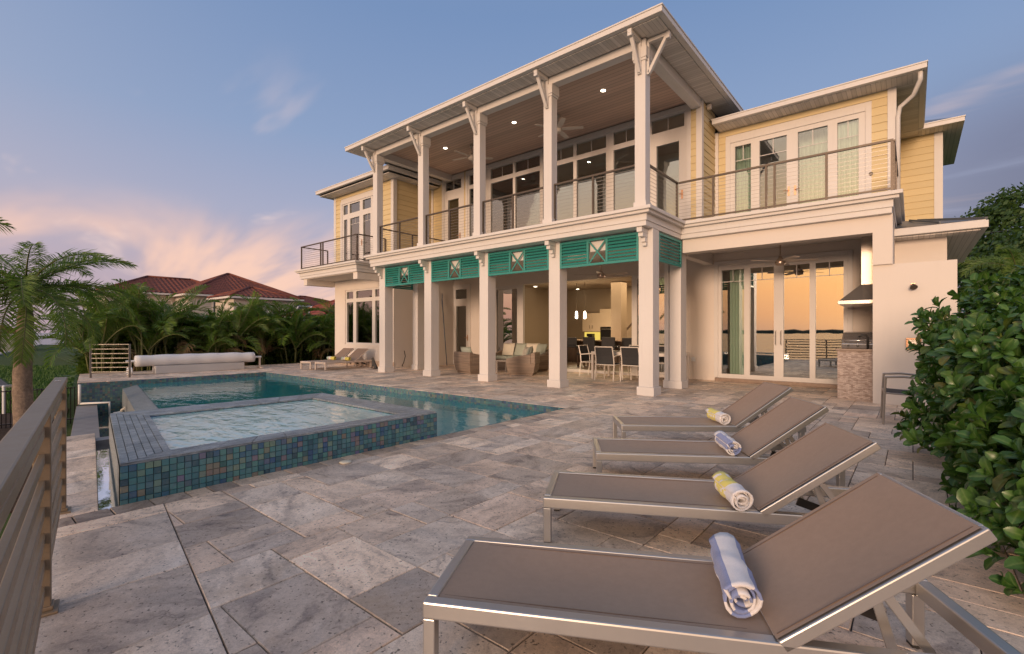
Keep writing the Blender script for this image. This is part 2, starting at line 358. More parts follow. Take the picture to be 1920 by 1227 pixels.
def m_towel(name, col):
    t = NT(name); p = t.local(); n1 = t.noise(p, 260, 3.0, .7)
    c = t.mix(n1, tuple(x*.82 for x in col), tuple(min(1, x*1.1) for x in col)); c = t.mix(t.m('MULTIPLY', t.noise(p, 14, 3.0), .22), c, (.62, .58, .62))
    t.bsdf(c, .95, 0, t.bump(t.m('ADD', n1, t.noise(p, 40, 3.0)), .55, .006), .1, **{'Sheen Weight': .3}); return t.mat
def m_wicker(name):
    t = NT(name); p = t.local(); s = t.n('ShaderNodeSeparateXYZ'); t.put(s, 0, p)
    a = t.m('ADD', s.outputs[0], s.outputs[1]); row = t.m('FLOOR', t.m('DIVIDE', s.outputs[2], .028)); off = t.m('MULTIPLY', t.m('MODULO', row, 2.0), .5)
    fx = t.m('ABSOLUTE', t.m('SUBTRACT', t.m('FRACT', t.m('ADD', t.m('DIVIDE', a, .055), off)), .5)); fz = t.m('ABSOLUTE', t.m('SUBTRACT', t.m('FRACT', t.m('DIVIDE', s.outputs[2], .028)), .5))
    h = t.m('SUBTRACT', 1.0, t.m('ADD', t.m('MULTIPLY', fx, 1.0), t.m('MULTIPLY', fz, 1.0)))
    band = t.noise(t.mapping(p, sc=(1, 1, 22)), 1.4, 3.0)
    c = t.ramp(h, [(.05, (.085, .060, .045)), (.45, (.30, .225, .17)), (.9, (.42, .335, .265))]); c = t.mix(1.0, c, t.ramp(band, [(.35, .72), (.65, 1.1)]), 'MULTIPLY')
    t.bsdf(c, .55, 0, t.bump(h, .5, .008), .4); return t.mat
def m_leaf(name, a, b, rough=.4, transl=.22, yellow=None, vein=False):
    t = NT(name); r = t.rnd(); p = t.pos()
    c = t.mix(r, a, b); c = t.mix(t.m('MULTIPLY', t.noise(p, 2.0, 3.0), .4), c, tuple(x*.55 for x in a))
    if yellow: c = t.mix(t.ramp(t.m('FRACT', t.m('MULTIPLY', r, 9.7)), [(.94, 0.0), (.99, .7)]), c, yellow)
    if vein:
        at_ = t.n('ShaderNodeAttribute', attribute_name='mid'); c = t.mix(t.m('MULTIPLY', t.m('POWER', at_.outputs['Fac'], 6.0), .55), c, (.20, .30, .10)); c = t.mix(1.0, c, t.ramp(t.noise(p, 60, 4.0, .7), [(.3, .75), (.7, 1.15)]), 'MULTIPLY')
    bs = t.bsdf(c, rough, 0, None, .4, link=False)
    tl = t.n('ShaderNodeBsdfTranslucent'); t.put(tl, 0, t.mix(1.0, c, (1.3, 1.5, .6), 'MULTIPLY'))
    mx = t.n('ShaderNodeMixShader'); t.put(mx, 0, transl); t.t.links.new(bs, mx.inputs[1]); t.t.links.new(tl.outputs[0], mx.inputs[2]); t.surf(mx.outputs[0]); return t.mat
def m_clay(name, col=(.22, .075, .05)):
    t = NT(name); p = t.local(); r = t.rnd(); s = t.n('ShaderNodeSeparateXYZ'); t.put(s, 0, p)
    c = t.mix(t.noise(p, 3.0, 5.0, .7), tuple(x*.6 for x in col), tuple(x*1.35 for x in col))
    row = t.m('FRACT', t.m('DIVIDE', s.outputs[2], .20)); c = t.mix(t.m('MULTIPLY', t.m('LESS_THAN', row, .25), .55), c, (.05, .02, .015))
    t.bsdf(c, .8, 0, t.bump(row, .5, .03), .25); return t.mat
def m_ledger(name):
    t = NT(name); p = t.pos(); mp = t.mapping(p, rot=(rad(90), 0, 0))
    b = t.n('ShaderNodeTexBrick'); t.put(b, 0, mp); t.put(b, 'Color1', (.30, .22, .18)); t.put(b, 'Color2', (.78, .66, .58)); t.put(b, 'Mortar', (.20, .15, .12)); t.put(b, 'Scale', 1.0); t.put(b, 'Mortar Size', .0014); t.put(b, 'Brick Width', .052); t.put(b, 'Row Height', .0155)
    c = t.mix(t.m('MULTIPLY', t.noise(p, 24, 5.0, .7), .6), b.outputs[0], (.36, .29, .26))
    t.bsdf(c, .75, 0, t.bump(t.m('ADD', b.outputs[1], t.m('MULTIPLY', t.noise(p, 40, 4.0), -.6)), -.6, .012), .3); return t.mat
def m_ground(name, a, b, scale=3.0, bump=.5, bs=40.0, rough=.95):
    t = NT(name); p = t.pos(); c = t.mix(t.ramp(t.noise(p, scale, 7.0, .7), [(.3, 0.0), (.7, 1.0)]), a, b)
    c = t.mix(1.0, c, t.ramp(t.noise(p, bs*.6, 4.0, .7), [(.3, .6), (.7, 1.2)]), 'MULTIPLY')
    t.bsdf(c, rough, 0, t.bump(t.noise(p, bs, 5.0, .7), bump, .03), .2); return t.mat
PAVER = m_paver('travertine'); PAVER_D = m_paver('travertine_coping', .66); GROUT = plain('grout', (.12, .098, .082), .95, 0, .3, 30)
STUCCO = m_stucco('stucco', (.76, .69, .62)); TRIM = m_paint('white_trim', (.70, .665, .63))
SIDING = m_siding('yellow_siding', (.68, .55, .31)); TEAL = plain('teal_paint', (.035, .255, .225), .45, 0, .08, 6.0, .05)
SOFF_X = m_grooved('soffit_boards_x', (.66, .62, .58), .085, 0, .6); SOFF_Y = m_grooved('soffit_boards_y', (.66, .62, .58), .085, 1, .6)
CEIL = m_grooved('ceiling_planks', (.60, .44, .355), .13, 1, .5, .5)
BRONZE = plain('bronze_metal', (.115, .090, .070), .42, .55, .15, 8.0); CABLE = plain('steel_cable', (.36, .33, .30), .35, .9)
RAILM = plain('taupe_aluminium', (.27, .20, .128), .42, .35, .12, 5.0, .08, 90)
GATEM = plain('grey_aluminium', (.20, .18, .155), .45, .4, .1, 6.0)
GLASS = m_glass('window_glass', (.80, .87, .84), .20); GLASSR = m_glass('door_glass', (.44, .54, .48), .46); GLASSU = m_glass('upper_door_glass', (.90, .95, .93), .13); GLASSI = m_glass('frosted_sheer', (.75, .85, .80), .12)
TILE = m_tile('glass_tile'); MOSAIC = m_mosaic('glass_mosaic'); TGROUT = plain('tile_grout', (.030, .045, .050), .8, 0, .2, 20)
RIM = m_rimstone('rim_stone'); RIM2 = m_rimstone('rim_stone_end', rad(90))
PLASTER = plain('pool_plaster', (.10, .52, .56), .6, 0, .12, 1.5); SPAPL = plain('spa_plaster', (.66, .82, .80), .6, 0, .1, 1.5)
WATER = m_water('pool_water', (.78, .96, .96), (.05, .50, .53), .45, .10, 1.5); SPAW = m_water('spa_water', (.85, .97, .97), (.64, .95, .92), .6, .17, 2.6, (1, 2.2, 1), .35); TROUGHW = m_water('trough_water', (.40, .58, .60), (.03, .09, .10), .5, .015, 3.0)
SLING = m_sling('sling_mesh'); ALU = m_alu('brushed_aluminium'); ALUW = plain('champagne_paint', (.66, .56, .48), .45, .2, .05)
DARKM = plain('dark_fittings', (.035, .032, .03), .5, .3)
TW_B = m_towel('towel_blue', (.20, .27, .53)); TW_W = m_towel('towel_white', (.86, .83, .82)); TW_Y = m_towel('towel_yellow', (.84, .72, .09)); TW_S = m_towel('towel_sand', (.62, .53, .42)); TW_G = m_towel('towel_green', (.38, .55, .42))
WICK = m_wicker('wicker'); CUSH = plain('sage_cushion', (.40, .44, .37), .9, 0, .1, 8.0, .15, 90); CUSHC = plain('cream_cushion', (.72, .66, .54), .9, 0, .08, 8.0, .15, 90)
WHITEM = plain('white_metal', (.78, .72, .65), .4, .1, .04); CHARC = plain('charcoal_mesh', (.030, .030, .032), .75, 0, .2, 30); TABLET = plain('table_slats', (.36, .33, .31), .5, 0, .15, 12)
STEEL = m_alu('stainless_steel', (.72, .69, .66), .22); COPPER = plain('warm_metal', (.62, .36, .22), .35, .8)
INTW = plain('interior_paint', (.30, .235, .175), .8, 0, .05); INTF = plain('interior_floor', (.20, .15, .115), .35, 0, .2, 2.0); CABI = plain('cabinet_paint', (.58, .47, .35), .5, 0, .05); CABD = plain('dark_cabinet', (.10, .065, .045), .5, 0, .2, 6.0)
BLACK = plain('black_gloss', (.012, .012, .013), .2, 0, .1); STONE = plain('counter_stone', (.30, .22, .17), .3, 0, .35, 18)
CURT = plain('sage_curtain', (.60, .70, .58), .9, 0, .08, 9.0); CURTG = plain('green_curtain', (.07, .22, .13), .9, 0, .15, 9.0); CURTW = plain('sheer_curtain', (.74, .80, .72), .9, 0, .06, 9.0)
PALMA = m_leaf('palm_leaf', (.100, .180, .036), (.180, .260, .060), .45, .32, (.17, .125, .035)); PALMC = m_leaf('feather_leaf', (.125, .215, .045), (.23, .32, .08), .45, .34, (.26, .19, .06)); PALMB = m_leaf('areca_leaf', (.095, .195, .030), (.20, .30, .050), .45, .34, (.24, .19, .05)); PALMD = m_leaf('dry_leaf', (.16, .105, .055), (.24, .16, .08), .7, .15)
CLUS = m_leaf('clusia_leaf', (.040, .112, .022), (.088, .190, .033), .32, .20, (.17, .145, .03), True); TREEL = m_leaf('tree_leaf', (.038, .085, .020), (.072, .130, .032), .5, .25)
TRUNK = m_ground('palm_trunk', (.20, .155, .125), (.33, .255, .20), 6, .6, 30, .9); STEMG = plain('green_stem', (.13, .14, .05), .6, 0, .3, 9.0); BARK = m_ground('bark', (.06, .045, .035), (.13, .10, .08), 8, .8, 30)
LAWN = m_ground('lawn_soil', (.045, .075, .020), (.075, .115, .03), 1.2, .6, 60); GRASS = m_leaf('grass_blade', (.045, .11, .020), (.085, .165, .035), .6, .2)
MULCH = m_ground('mulch', (.045, .03, .022), (.12, .08, .055), 14, 1.0, 50); ROAD = m_ground('asphalt', (.10, .095, .095), (.15, .145, .14), 3, .4, 90); CONC = m_ground('concrete', (.33, .31, .29), (.44, .42, .39), 3, .3, 60)
CLAY = m_clay('clay_tiles'); CLAYR = m_clay('red_tiles', (.30, .085, .06)); PALEW = m_stucco('pale_wall', (.62, .56, .50)); METALR = plain('metal_roof', (.22, .235, .25), .4, .5)
WOODB = plain('weathered_coping', (.30, .275, .265), .6, 0, .35, 4.0, .5, 25); WHITEP = plain('white_plastic', (.74, .74, .74), .5, 0, .05, 3.0, .12, 12); PVC = plain('pvc', (.74, .75, .74), .4, 0, .05)
SEA = None
LAMPW = emit('lamp_warm', (1.0, .84, .62), 9.0); DOORGLOW = emit('cabinet_door_glow', (1.0, .66, .10), 2.2); UNDERC = emit('splashback_glow', (1.0, .72, .14), .55)  # lit cabinet doors and splashbacks are emissive surfaces, with no lamps behind them
# ================================================================== the setting
# the seawall edge of the terrace is skewed against the house: y = ye(x)
def ye(x, off=0.0): return .58 - .155 * (x + 4.52) + off * 1.012
EDIR = Vector((-.988, .153, 0)); EA = math.atan2(-.153, .988)
GZ = -1.1
DE = 2.6            # east end of the terrace
def struct(name, mb, mat, parent=None, **kw): return mb.build(name, mat, parent, kind=None if parent else 'structure', **kw)
# ground, sea, far shore
g = MB(); pts = [(-130, ye(-130, -7)), (60, ye(60, -7)), (60, 140), (-130, 140)]
g.prism(pts, GZ - 1.5, GZ); struct('ground', g, LAWN)
def m_sea():
    t = NT('sea'); p = t.mapping(t.pos(), rot=(0, 0, .2), sc=(.35, 1, 1))
    h = t.m('ADD', t.noise(p, .55, 5.0, .6), t.m('MULTIPLY', t.noise(p, 3.0, 3.0), .3))
    t.bsdf((.10, .13, .14), .22, 0, t.bump(h, .5, .25), .5); return t.mat
SEA = m_sea()
g = MB(); g.add([(-7000, -7000, -1.9), (7000, -7000, -1.9), (7000, 7000, -1.9), (-7000, 7000, -1.9)], [(0,1,2,3)]); struct('sea', g, SEA)
g = MB(); n = 160; top = []
for i in range(n + 1):
    a = rad(180 + 20 + 140 * i / n); r = 1900
    hgt = 6 + 5 * abs(math.sin(i * 1.7) * math.sin(i * .43)) + random.random() * 5
    for rr, z in ((r, -2.0), (r + 25, hgt * .8), (r + 90, hgt), (r + 200, -2.0)): top.append((rr * math.cos(a), rr * math.sin(a), z))
g.add(top, [(i*4+k, (i+1)*4+k, (i+1)*4+k+1, i*4+k+1) for i in range(n) for k in range(3)]); struct('far_shore', g, m_ground('shore_trees', (.02, .03, .02), (.05, .06, .035), .05, .5, 1.0))
g = MB(); g.prism([(-130, ye(-130, -7.25)), (60, ye(60, -7.25)), (60, ye(60, -7.002)), (-130, ye(-130, -7.002))], -3, GZ + .12); struct('sea_wall', g, CONC)
# road, kerb and lawn beyond the fence on the left
g = MB(); g.prism([(-36, -6), (-29.5, -6), (-29.5, 2.0), (-36, 2.0)], GZ, GZ + .02); struct('road', g, ROAD)
for x in (-36.3, -29.5):
    g = MB(); g.prism([(x, -6), (x + .3, -6), (x + .3, 2.0), (x, 2.0)], GZ, GZ + .13); struct('kerb', g, CONC)
g = MB(); g.prism([(-20, -1.2), (-9.0, -.25), (-9.0, ye(-9, -.4)), (-20, ye(-20, -.4))], GZ, GZ + .03); struct('mulch_bed', g, MULCH)
def grass_patch():
    g = MB(); rnd = random.Random(3)
    for i in range(26000):
        t = 7.5 + 26 * rnd.random() ** 1.6; u = rnd.uniform(-140, 210); r = ray(u, 0); x = r.x * t; y = r.y * t
        if y > ye(x, -.5) or (-36.4 < x < -29.1 and y < 2.1) or (-20 < x < -9 and y > -1.25 + (x + 20) * .086): continue
        h = rnd.uniform(.04, .10) * (1 + t * .02); a = rnd.uniform(0, 6.28); w = .006 + .0011 * t; dx, dy = math.cos(a) * w, math.sin(a) * w; lx, ly = rnd.uniform(-.04, .04), rnd.uniform(-.04, .04)
        g.add([(x-dx, y-dy, GZ), (x+dx, y+dy, GZ), (x+lx, y+ly, GZ+h)], [(0,1,2)])
    g.build('lawn_grass', GRASS, label='short green lawn grass beyond the black picket fence', cat='grass', kind='stuff')
grass_patch()
# ---------------------------------------------------------------- terrace slab and its paving
PX, PY, PW = -4.40, 6.65, -15.7         # pool: east, north and west edges
deck = MB()
deck.prism([(PX, ye(PX, -.14)), (DE, ye(DE, -.14)), (DE, 13.0), (PX, 13.0)], -1.6, -.016)
deck.prism([(-19.3, PY), (PX, PY), (PX, 13.0), (-19.3, 13.0)], -1.6, -.016)
deck.prism([(-19.3, ye(-19.3, -.14)), (PW, ye(PW, -.14)), (PW, PY), (-19.3, PY)], -1.6, -.016)
terrace = struct('terrace', deck, GROUT)
face = MB(); face.prism([(PX, ye(PX, -.165)), (DE, ye(DE, -.165)), (DE, ye(DE, -.142)), (PX, ye(PX, -.142))], -1.6, -.02); struct('terrace_face', face, STUCCO, terrace)
def paver_mesh(mb, poly, ztop, zbot=-.014, ch=.004):
    n = len(poly); cx = sum(p[0] for p in poly)/n; cy_ = sum(p[1] for p in poly)/n
    ins = []
    for p in poly:
        d = Vector((cx-p[0], cy_-p[1])); l = d.length; d = d / l if l else d; ins.append((p[0]+d.x*ch*1.4, p[1]+d.y*ch*1.4))
    vs = [(p[0],p[1],zbot) for p in poly] + [(p[0],p[1],ztop-ch) for p in poly] + [(p[0],p[1],ztop) for p in ins]
    fs = [tuple(2*n+i for i in range(n))]
    for k in (0, 1): fs += [(k*n+i, k*n+(i+1)%n, (k+1)*n+(i+1)%n, (k+1)*n+i) for i in range(n)]
    mb.add(vs, fs)
def shrink(poly, g):
    n = len(poly); a2 = sum(poly[i][0]*poly[(i+1)%n][1]-poly[(i+1)%n][0]*poly[i][1] for i in range(n))
    if a2 < 0: poly = poly[::-1]
    q = poly
    for i in range(n):
        p0, p1 = poly[i], poly[(i+1)%n]; dx, dy = p1[0]-p0[0], p1[1]-p0[1]; l = math.hypot(dx, dy)
        if l < 1e-5: continue
        a, b = -dy/l, dx/l; q = clip(q, a, b, -(a*p0[0]+b*p0[1]) - g)
        if len(q) < 3: return []
    return q
pieces = []       # (polygon, kind)
CELL = .2032; rnd = random.Random(21)
def french(x0, x1, y0, y1):
    nx, ny = int((x1-x0)/CELL)+1, int((y1-y0)/CELL)+1; used = [[False]*ny for _ in range(nx)]; out = []
    kinds = [(3,2)]*4 + [(2,3)]*3 + [(2,2)]*5 + [(2,1)]*4 + [(1,2)]*3
    for j in range(ny):
        for i in range(nx):
            if used[i][j]: continue
            opts = kinds[:]; rnd.shuffle(opts)
            for w, h in opts + [(2,1),(1,2),(1,1)]:
                if i+w <= nx and j+h <= ny and not any(used[i+a][j+b] for a in range(w) for b in range(h)): break
            for a in range(w):
                for b in range(h): used[i+a][j+b] = True
            out.append([(x0+i*CELL, y0+j*CELL), (x0+(i+w)*CELL, y0+j*CELL), (x0+(i+w)*CELL, y0+(j+h)*CELL), (x0+i*CELL, y0+(j+h)*CELL)])
    return out
BORD = .52        # width of the border course along the seawall side
for q in french(-19.3, DE, -.8, 13.1):
    for (ax0, ax1, ay0, ay1) in ((PX+.2, DE, -2, 13.0), (-19.3, PX+.2, PY+.28, 13.0), (-19.3, PW-.25, -2, PY+.28)):
        c = clip(clip(clip(clip(q, 1,0,-ax0), -1,0,ax1), 0,1,-ay0), 0,-1,ay1)
        c = clip(c, .155, 1, .1206 - BORD*1.012) if len(c) > 2 else c
        if area(c) > .004: pieces.append((c, 'p'))
# border course laid square to the seawall edge
def eboxes(x_from, x_to, o0, o1, step):
    out = []; x = x_from
    while x < x_to:
        x2 = min(x + rnd.choice(step), x_to); out.append([(x, ye(x, o0)), (x2, ye(x2, o0)), (x2, ye(x2, o1)), (x, ye(x, o1))]); x = x2
    return out
for q in eboxes(PX, DE, -.14, BORD, (.40, .60, .60, .30)): 
    c = clip(q, 1, 0, -(PX+.2))
    if area(c) > .004: pieces.append((c, 'p'))
for q in eboxes(-19.3, PW-.25, -.14, BORD, (.40, .60)): pieces.append((q, 'p'))
for q in eboxes(-7.8, PX, -.14, .16, (.40, .60)): pieces.append((q, 's'))        # stone strip beside the overflow trough
# coping courses
y = ye(PX+.1, -.14) + .75
y0c = ye(PX, .16)
y = ye(PX+.2, -.14)
while y < PY + .2: 
    y2 = min(y + rnd.choice((.15, .19, .2, .23)), PY + .28); pieces.append(([(PX, y), (PX+.2, y), (PX+.2, y2), (PX, y2)], 'c')); y = y2
x = -15.95
while x < PX: x2 = min(x + .305, PX); pieces.append(([(x, PY), (x2, PY), (x2, PY+.28), (x, PY+.28)], 'n')); x = x2
y = ye(PW, .45)
while y < PY: y2 = min(y + .305, PY); pieces.append(([(PW-.25, y), (PW, y), (PW, y2), (PW-.25, y2)], 'n')); y = y2
def seen(c):
    p = Vector((c[0], c[1], 0)) - CAM; d = p.dot(CF)
    if d < .3: return 0
    u = 960 + FPX * p.dot(CR) / d; v = HORV + FPX * CAMH / d
    return d if -60 < u < 1980 and v < 1300 else 0
scored = []
for poly, k in pieces:
    s = shrink(poly, .0031)
    if len(s) < 3 or area(s) < .002: continue
    c = (sum(p[0] for p in s)/len(s), sum(p[1] for p in s)/len(s)); d = seen(c)
    scored.append((area(s) / d**3 if d else 0, s, k))
scored.sort(key=lambda a: -a[0])
rest = {'p': MB(), 'd': MB()}
for i, (sc_, s, k) in enumerate(scored):
    dark = k == 'c'; ztop = rnd.uniform(-.0015, .0015) + (.004 if k == 'n' else 0)
    if i < 290:
        mb = MB(); cx = sum(p[0] for p in s)/len(s); cyy = sum(p[1] for p in s)/len(s)
        paver_mesh(mb, [(p[0]-cx, p[1]-cyy) for p in s], ztop)
        obj('coping_stone' if k in 'cn' else 'paver', mb.mesh('paver', PAVER_D if dark else PAVER), terrace, loc=(cx, cyy, 0))
    else: paver_mesh(rest['d' if dark else 'p'], s, ztop)
rest['p'].build('distant_paving', PAVER, terrace, kind='stuff')
if rest['d'].v: rest['d'].build('distant_coping', PAVER_D, terrace, kind='stuff')
# ---------------------------------------------------------------- pool
pool = MB()
def inf(x, off): return ye(x, off)
pz = -1.9
e_ = .006
pool.add([(PW, PY-e_, -.001), (PX, PY-e_, -.001), (PX, PY-e_, pz), (PW, PY-e_, pz)], [(0,3,2,1)])
pool.add([(PX-e_, 3.85, -.001), (PX-e_, PY, -.001), (PX-e_, PY, pz), (PX-e_, 3.85, pz)], [(0,1,2,3)])
pool.add([(PW+e_, ye(PW, -.12), -.001), (PW+e_, PY, -.001), (PW+e_, PY, pz), (PW+e_, ye(PW, -.12), pz)], [(0,3,2,1)])
basin = struct('swimming_pool', pool, MOSAIC)
fl = MB(); fl.add([(PW, ye(PW, .3), pz+.3), (-9, ye(-9, .3), pz+.3), (-9, PY, pz+.3), (PW, PY, pz+.3)], [(0,1,2,3)])
fl.add([(-9, ye(-9, .3), pz+.3), (-7.9, ye(-7.9, .3), -.9), (-7.9, PY, -.9), (-9, PY, pz+.3)], [(0,1,2,3)])
struct('pool_floor', fl, PLASTER, basin)
fl = MB(); fl.box(-7.85, PX-.008, 3.0, PY-.008, -1.2, -.34); struct('sun_shelf', fl, SPAPL, basin)
XS = (PW, -13.5, -11, -9, -7.0)
iw = MB()
for a, b in zip(XS[:-1], XS[1:]):      # sloping overflow wall along the seawall side
    iw.add([(a, inf(a,1.03), -.125), (b, inf(b,1.03), -.125), (b, inf(b,.73), -.20), (a, inf(a,.73), -.20), (a, inf(a,.70), -1.2), (b, inf(b,.70), -1.2), (a, inf(a,1.10), -.14), (b, inf(b,1.10), -.14), (a, inf(a,1.10), pz), (b, inf(b,1.10), pz)],
           [(0,3,2,1),(3,4,5,2),(0,1,7,6),(6,7,9,8)])
struct('overflow_wall', iw, RIM, basin)
wt = MB(); wt.add([(PW, inf(PW,1.035), -.118), (-6.9, inf(-6.9,1.035), -.118), (-6.9, 3.9, -.118), (PX, 3.9, -.118), (PX, PY, -.118), (PW, PY, -.118)], [(0,1,2,3,4,5)]); struct('pool_water', wt, WATER)
# troughs that catch the overflow
tr = MB()
for a, b in zip(XS[:-1] + (-7.7,), XS[1:] + (PX,)): pass
tr.add([(PX, ye(PX,.16), -.02), (-7.6, ye(-7.6,.16), -.02), (-7.6, ye(-7.6,.16), -1.1), (PX, ye(PX,.16), -1.1)], [(0,1,2,3)])
tr.add([(PX, ye(PX,.16), -.02), (PX, ye(PX,.16), -1.1), (PX, ye(PX,.36), -1.1), (PX, ye(PX,.36), -.02)], [(0,1,2,3)])
tr.add([(PX, ye(PX,.1), -.72), (-7.6, ye(-7.6,.1), -.72), (-7.6, ye(-7.6,.5), -.72), (PX, ye(PX,.5), -.72)], [(0,1,2,3)])
tr.add([(PW, ye(PW,.22), -.56), (-7.8, ye(-7.8,.22), -.56), (-7.8, ye(-7.8,.22), -1.2), (PW, ye(PW,.22), -1.2)], [(0,3,2,1)])
tr.add([(PW, ye(PW,.22), -1.15), (-7.8, ye(-7.8,.22), -1.15), (-7.8, ye(-7.8,1.0), -1.15), (PW, ye(PW,1.0), -1.15)], [(0,1,2,3)])
struct('trough_lining', tr, MOSAIC, basin)
cw = MB(); cw.prism([(-7.8, ye(-7.8,.16)), (-7.58, ye(-7.58,.16)), (-7.58, ye(-7.58,1.0)), (-7.8, ye(-7.8,1.0))], -1.1, -.06); struct('cross_wall', cw, WOODB, basin)
w2 = MB(); w2.add([(PX, ye(PX,.16), -.12), (-7.57, ye(-7.57,.16), -.12), (-7.57, ye(-7.57,.8), -.12), (PX, ye(PX,.8), -.12)], [(0,1,2,3)]); struct('trough_water', w2, TROUGHW)
w2 = MB(); w2.add([(PW, ye(PW,.22), -.80), (-7.81, ye(-7.81,.22), -.80), (-7.81, ye(-7.81,1.0), -.80), (PW, ye(PW,1.0), -.80)], [(0,1,2,3)]); struct('overflow_water', w2, TROUGHW)
sw = MB(); sw.prism([(-7.8, ye(-7.8,-.14)), (PX-.0, ye(PX,-.14)), (PX-.0, ye(PX,.158)), (-7.8, ye(-7.8,.158))], -1.6, -.016); struct('strip_wall', sw, STUCCO, basin)
lw = MB(); lw.prism([(PW, ye(PW,-.14)), (-7.802, ye(-7.802,-.14)), (-7.802, ye(-7.802,.218)), (PW, ye(PW,.218))], -1.6, -.585); lowwall = struct('low_wall', lw, STUCCO)
for q in eboxes(PW + .02, -7.81, -.15, .235, (.61, .61, .45)):
    mb = MB(); s = shrink(q, .002); cx = sum(p[0] for p in s)/len(s); cyy = sum(p[1] for p in s)/len(s); paver_mesh(mb, [(p[0]-cx, p[1]-cyy) for p in s], 0, -.034); obj('coping_plank', mb.mesh('coping_plank', WOODB), lowwall, loc=(cx, cyy, -.55))
# ---------------------------------------------------------------- raised spa
ZS = .30
O = [(PX, .84), (PX, 3.85), (-7.15, 3.88), (-7.25, 1.29)]; I = [(-4.63, 1.21), (-4.62, 3.47), (-6.72, 3.50), (-6.76, 1.56)]
shell = MB()
vs = [(p[0],p[1],-1.1) for p in O] + [(p[0],p[1],ZS-.02) for p in O] + [(p[0],p[1],ZS-.02) for p in I] + [(p[0],p[1],-.6) for p in I]
fs = []
for i in range(4):
    j = (i+1) % 4; fs += [(i,4+i,4+j,j)[::-1], (4+i,8+i,8+j,4+j)[::-1], (8+i,12+i,12+j,8+j)[::-1]]
shell.add(vs, fs); spa = struct('spa_wall', shell, TGROUT)
# mosaic on the front, 5 cm glass tiles, each a piece
tm = MB(); s_ = .0238; c_ = .0022
tm.add([(0,-s_,-s_),(0,s_,-s_),(0,s_,s_),(0,-s_,s_),(.005,-s_+c_,-s_+c_),(.005,s_-c_,-s_+c_),(.005,s_-c_,s_-c_),(.005,-s_+c_,s_-c_)], [(4,5,6,7),(0,1,5,4),(1,2,6,5),(2,3,7,6),(3,0,4,7)])
tme = tm.mesh('glass_tile', TILE); cnt = 0; far = MB()
ncol = 60; pitch = (3.85 - .84) / ncol
for i in range(ncol):
    for k in range(6):
        y, z = .84 + (i + .5) * pitch, ZS - .02 - .025 - k * .0492
        if z < .0: z = .008
        r = Matrix.Translation((PX, y, z)) @ Matrix.Rotation(rnd.uniform(-.02, .02), 4, 'Y') @ Matrix.Rotation(rnd.uniform(-.02, .02), 4, 'Z')
        if cnt < 295 and i < 50: o = obj('glass_tile', tme, spa); o.matrix_basis = r; cnt += 1
        else: far.add([r @ Vector(p) for p in tm.v], tm.f)
far.build('distant_tiles', TILE, spa, kind='stuff')
# inner waterline tiles and plaster
il = MB(); il.add([(p[0],p[1],ZS-.03) for p in I] + [(p[0]*.999-.004,p[1],.1) for p in I], [(i,(i+1)%4,4+(i+1)%4,4+i)[::-1] for i in range(4)])
fl = MB(); fl.add([(p[0],p[1],-.30) for p in I], [(0,1,2,3)]); fl.add([(p[0]+(.02 if k>1 else -.02), p[1]+(.02 if k in (0,3) else -.02), .12) for k,p in enumerate(I)] + [(p[0]+(.02 if k>1 else -.02), p[1]+(.02 if k in (0,3) else -.02), -.56) for k,p in enumerate(I)], [(i,(i+1)%4,4+(i+1)%4,4+i)[::-1] for i in range(4)]); struct('spa_floor', fl, SPAPL, spa)
it = MB()
for i in range(4):
    a, b = Vector((*I[i], 0)), Vector((*I[(i+1)%4], 0)); n = int((b-a).length / .05); d = (b-a).normalized(); nn = Vector((-d.y, d.x, 0))
    for k in range(n):
        for z in (ZS - .045,):
            p = a + d * ((k+.5) * (b-a).length / n); c = p + nn * -.003 + Vector((0,0,z)); it.cb((0,0,0), (.047, .006, .047), Matrix.Translation(c + nn*.006) @ Rz(math.atan2(d.y, d.x)))
it.build('waterline_tiles', TILE, spa, kind='stuff')
# rim: stone pieces laid in courses
def lerp2(a, b, t): return (a[0]+(b[0]-a[0])*t, a[1]+(b[1]-a[1])*t)
def rim(o0, o1, i0, i1, rows, cols, mat, z0=ZS-.02, z1=ZS):
    for r in range(rows):
        for c in range(cols):
            A = lerp2(lerp2(o0, o1, c/cols), lerp2(i0, i1, c/cols), r/rows); B = lerp2(lerp2(o0, o1, (c+1)/cols), lerp2(i0, i1, (c+1)/cols), r/rows)
            C = lerp2(lerp2(o0, o1, (c+1)/cols), lerp2(i0, i1, (c+1)/cols), (r+1)/rows); D = lerp2(lerp2(o0, o1, c/cols), lerp2(i0, i1, c/cols), (r+1)/rows)
            s = shrink([A, B, C, D], .002)
            if len(s) < 3: continue
            cx = sum(p[0] for p in s)/len(s); cyy = sum(p[1] for p in s)/len(s); mb = MB(); paver_mesh(mb, [(p[0]-cx, p[1]-cyy) for p in s], rnd.uniform(-.001,.001), -.019, .003); obj('rim_stone', mb.mesh('rim_stone', mat), spa, loc=(cx, cyy, z1))
rim(O[3], O[0], I[3], I[0], 6, 9, RIM2); rim(O[0], O[1], I[0], I[1], 4, 10, RIM); rim(O[1], O[2], I[1], I[2], 4, 8, RIM2); rim(O[2], O[3], I[2], I[3], 4, 8, RIM)
sl = MB(); sl.add([(O[3][0], O[3][1]-.005, ZS-.02), (O[0][0], O[0][1]-.005, ZS-.02), (O[0][0], O[0][1]-.005, -1.05), (O[3][0], O[3][1]-.005, -1.05)], [(0,3,2,1)]); struct('weir_face', sl, RIM2, spa)
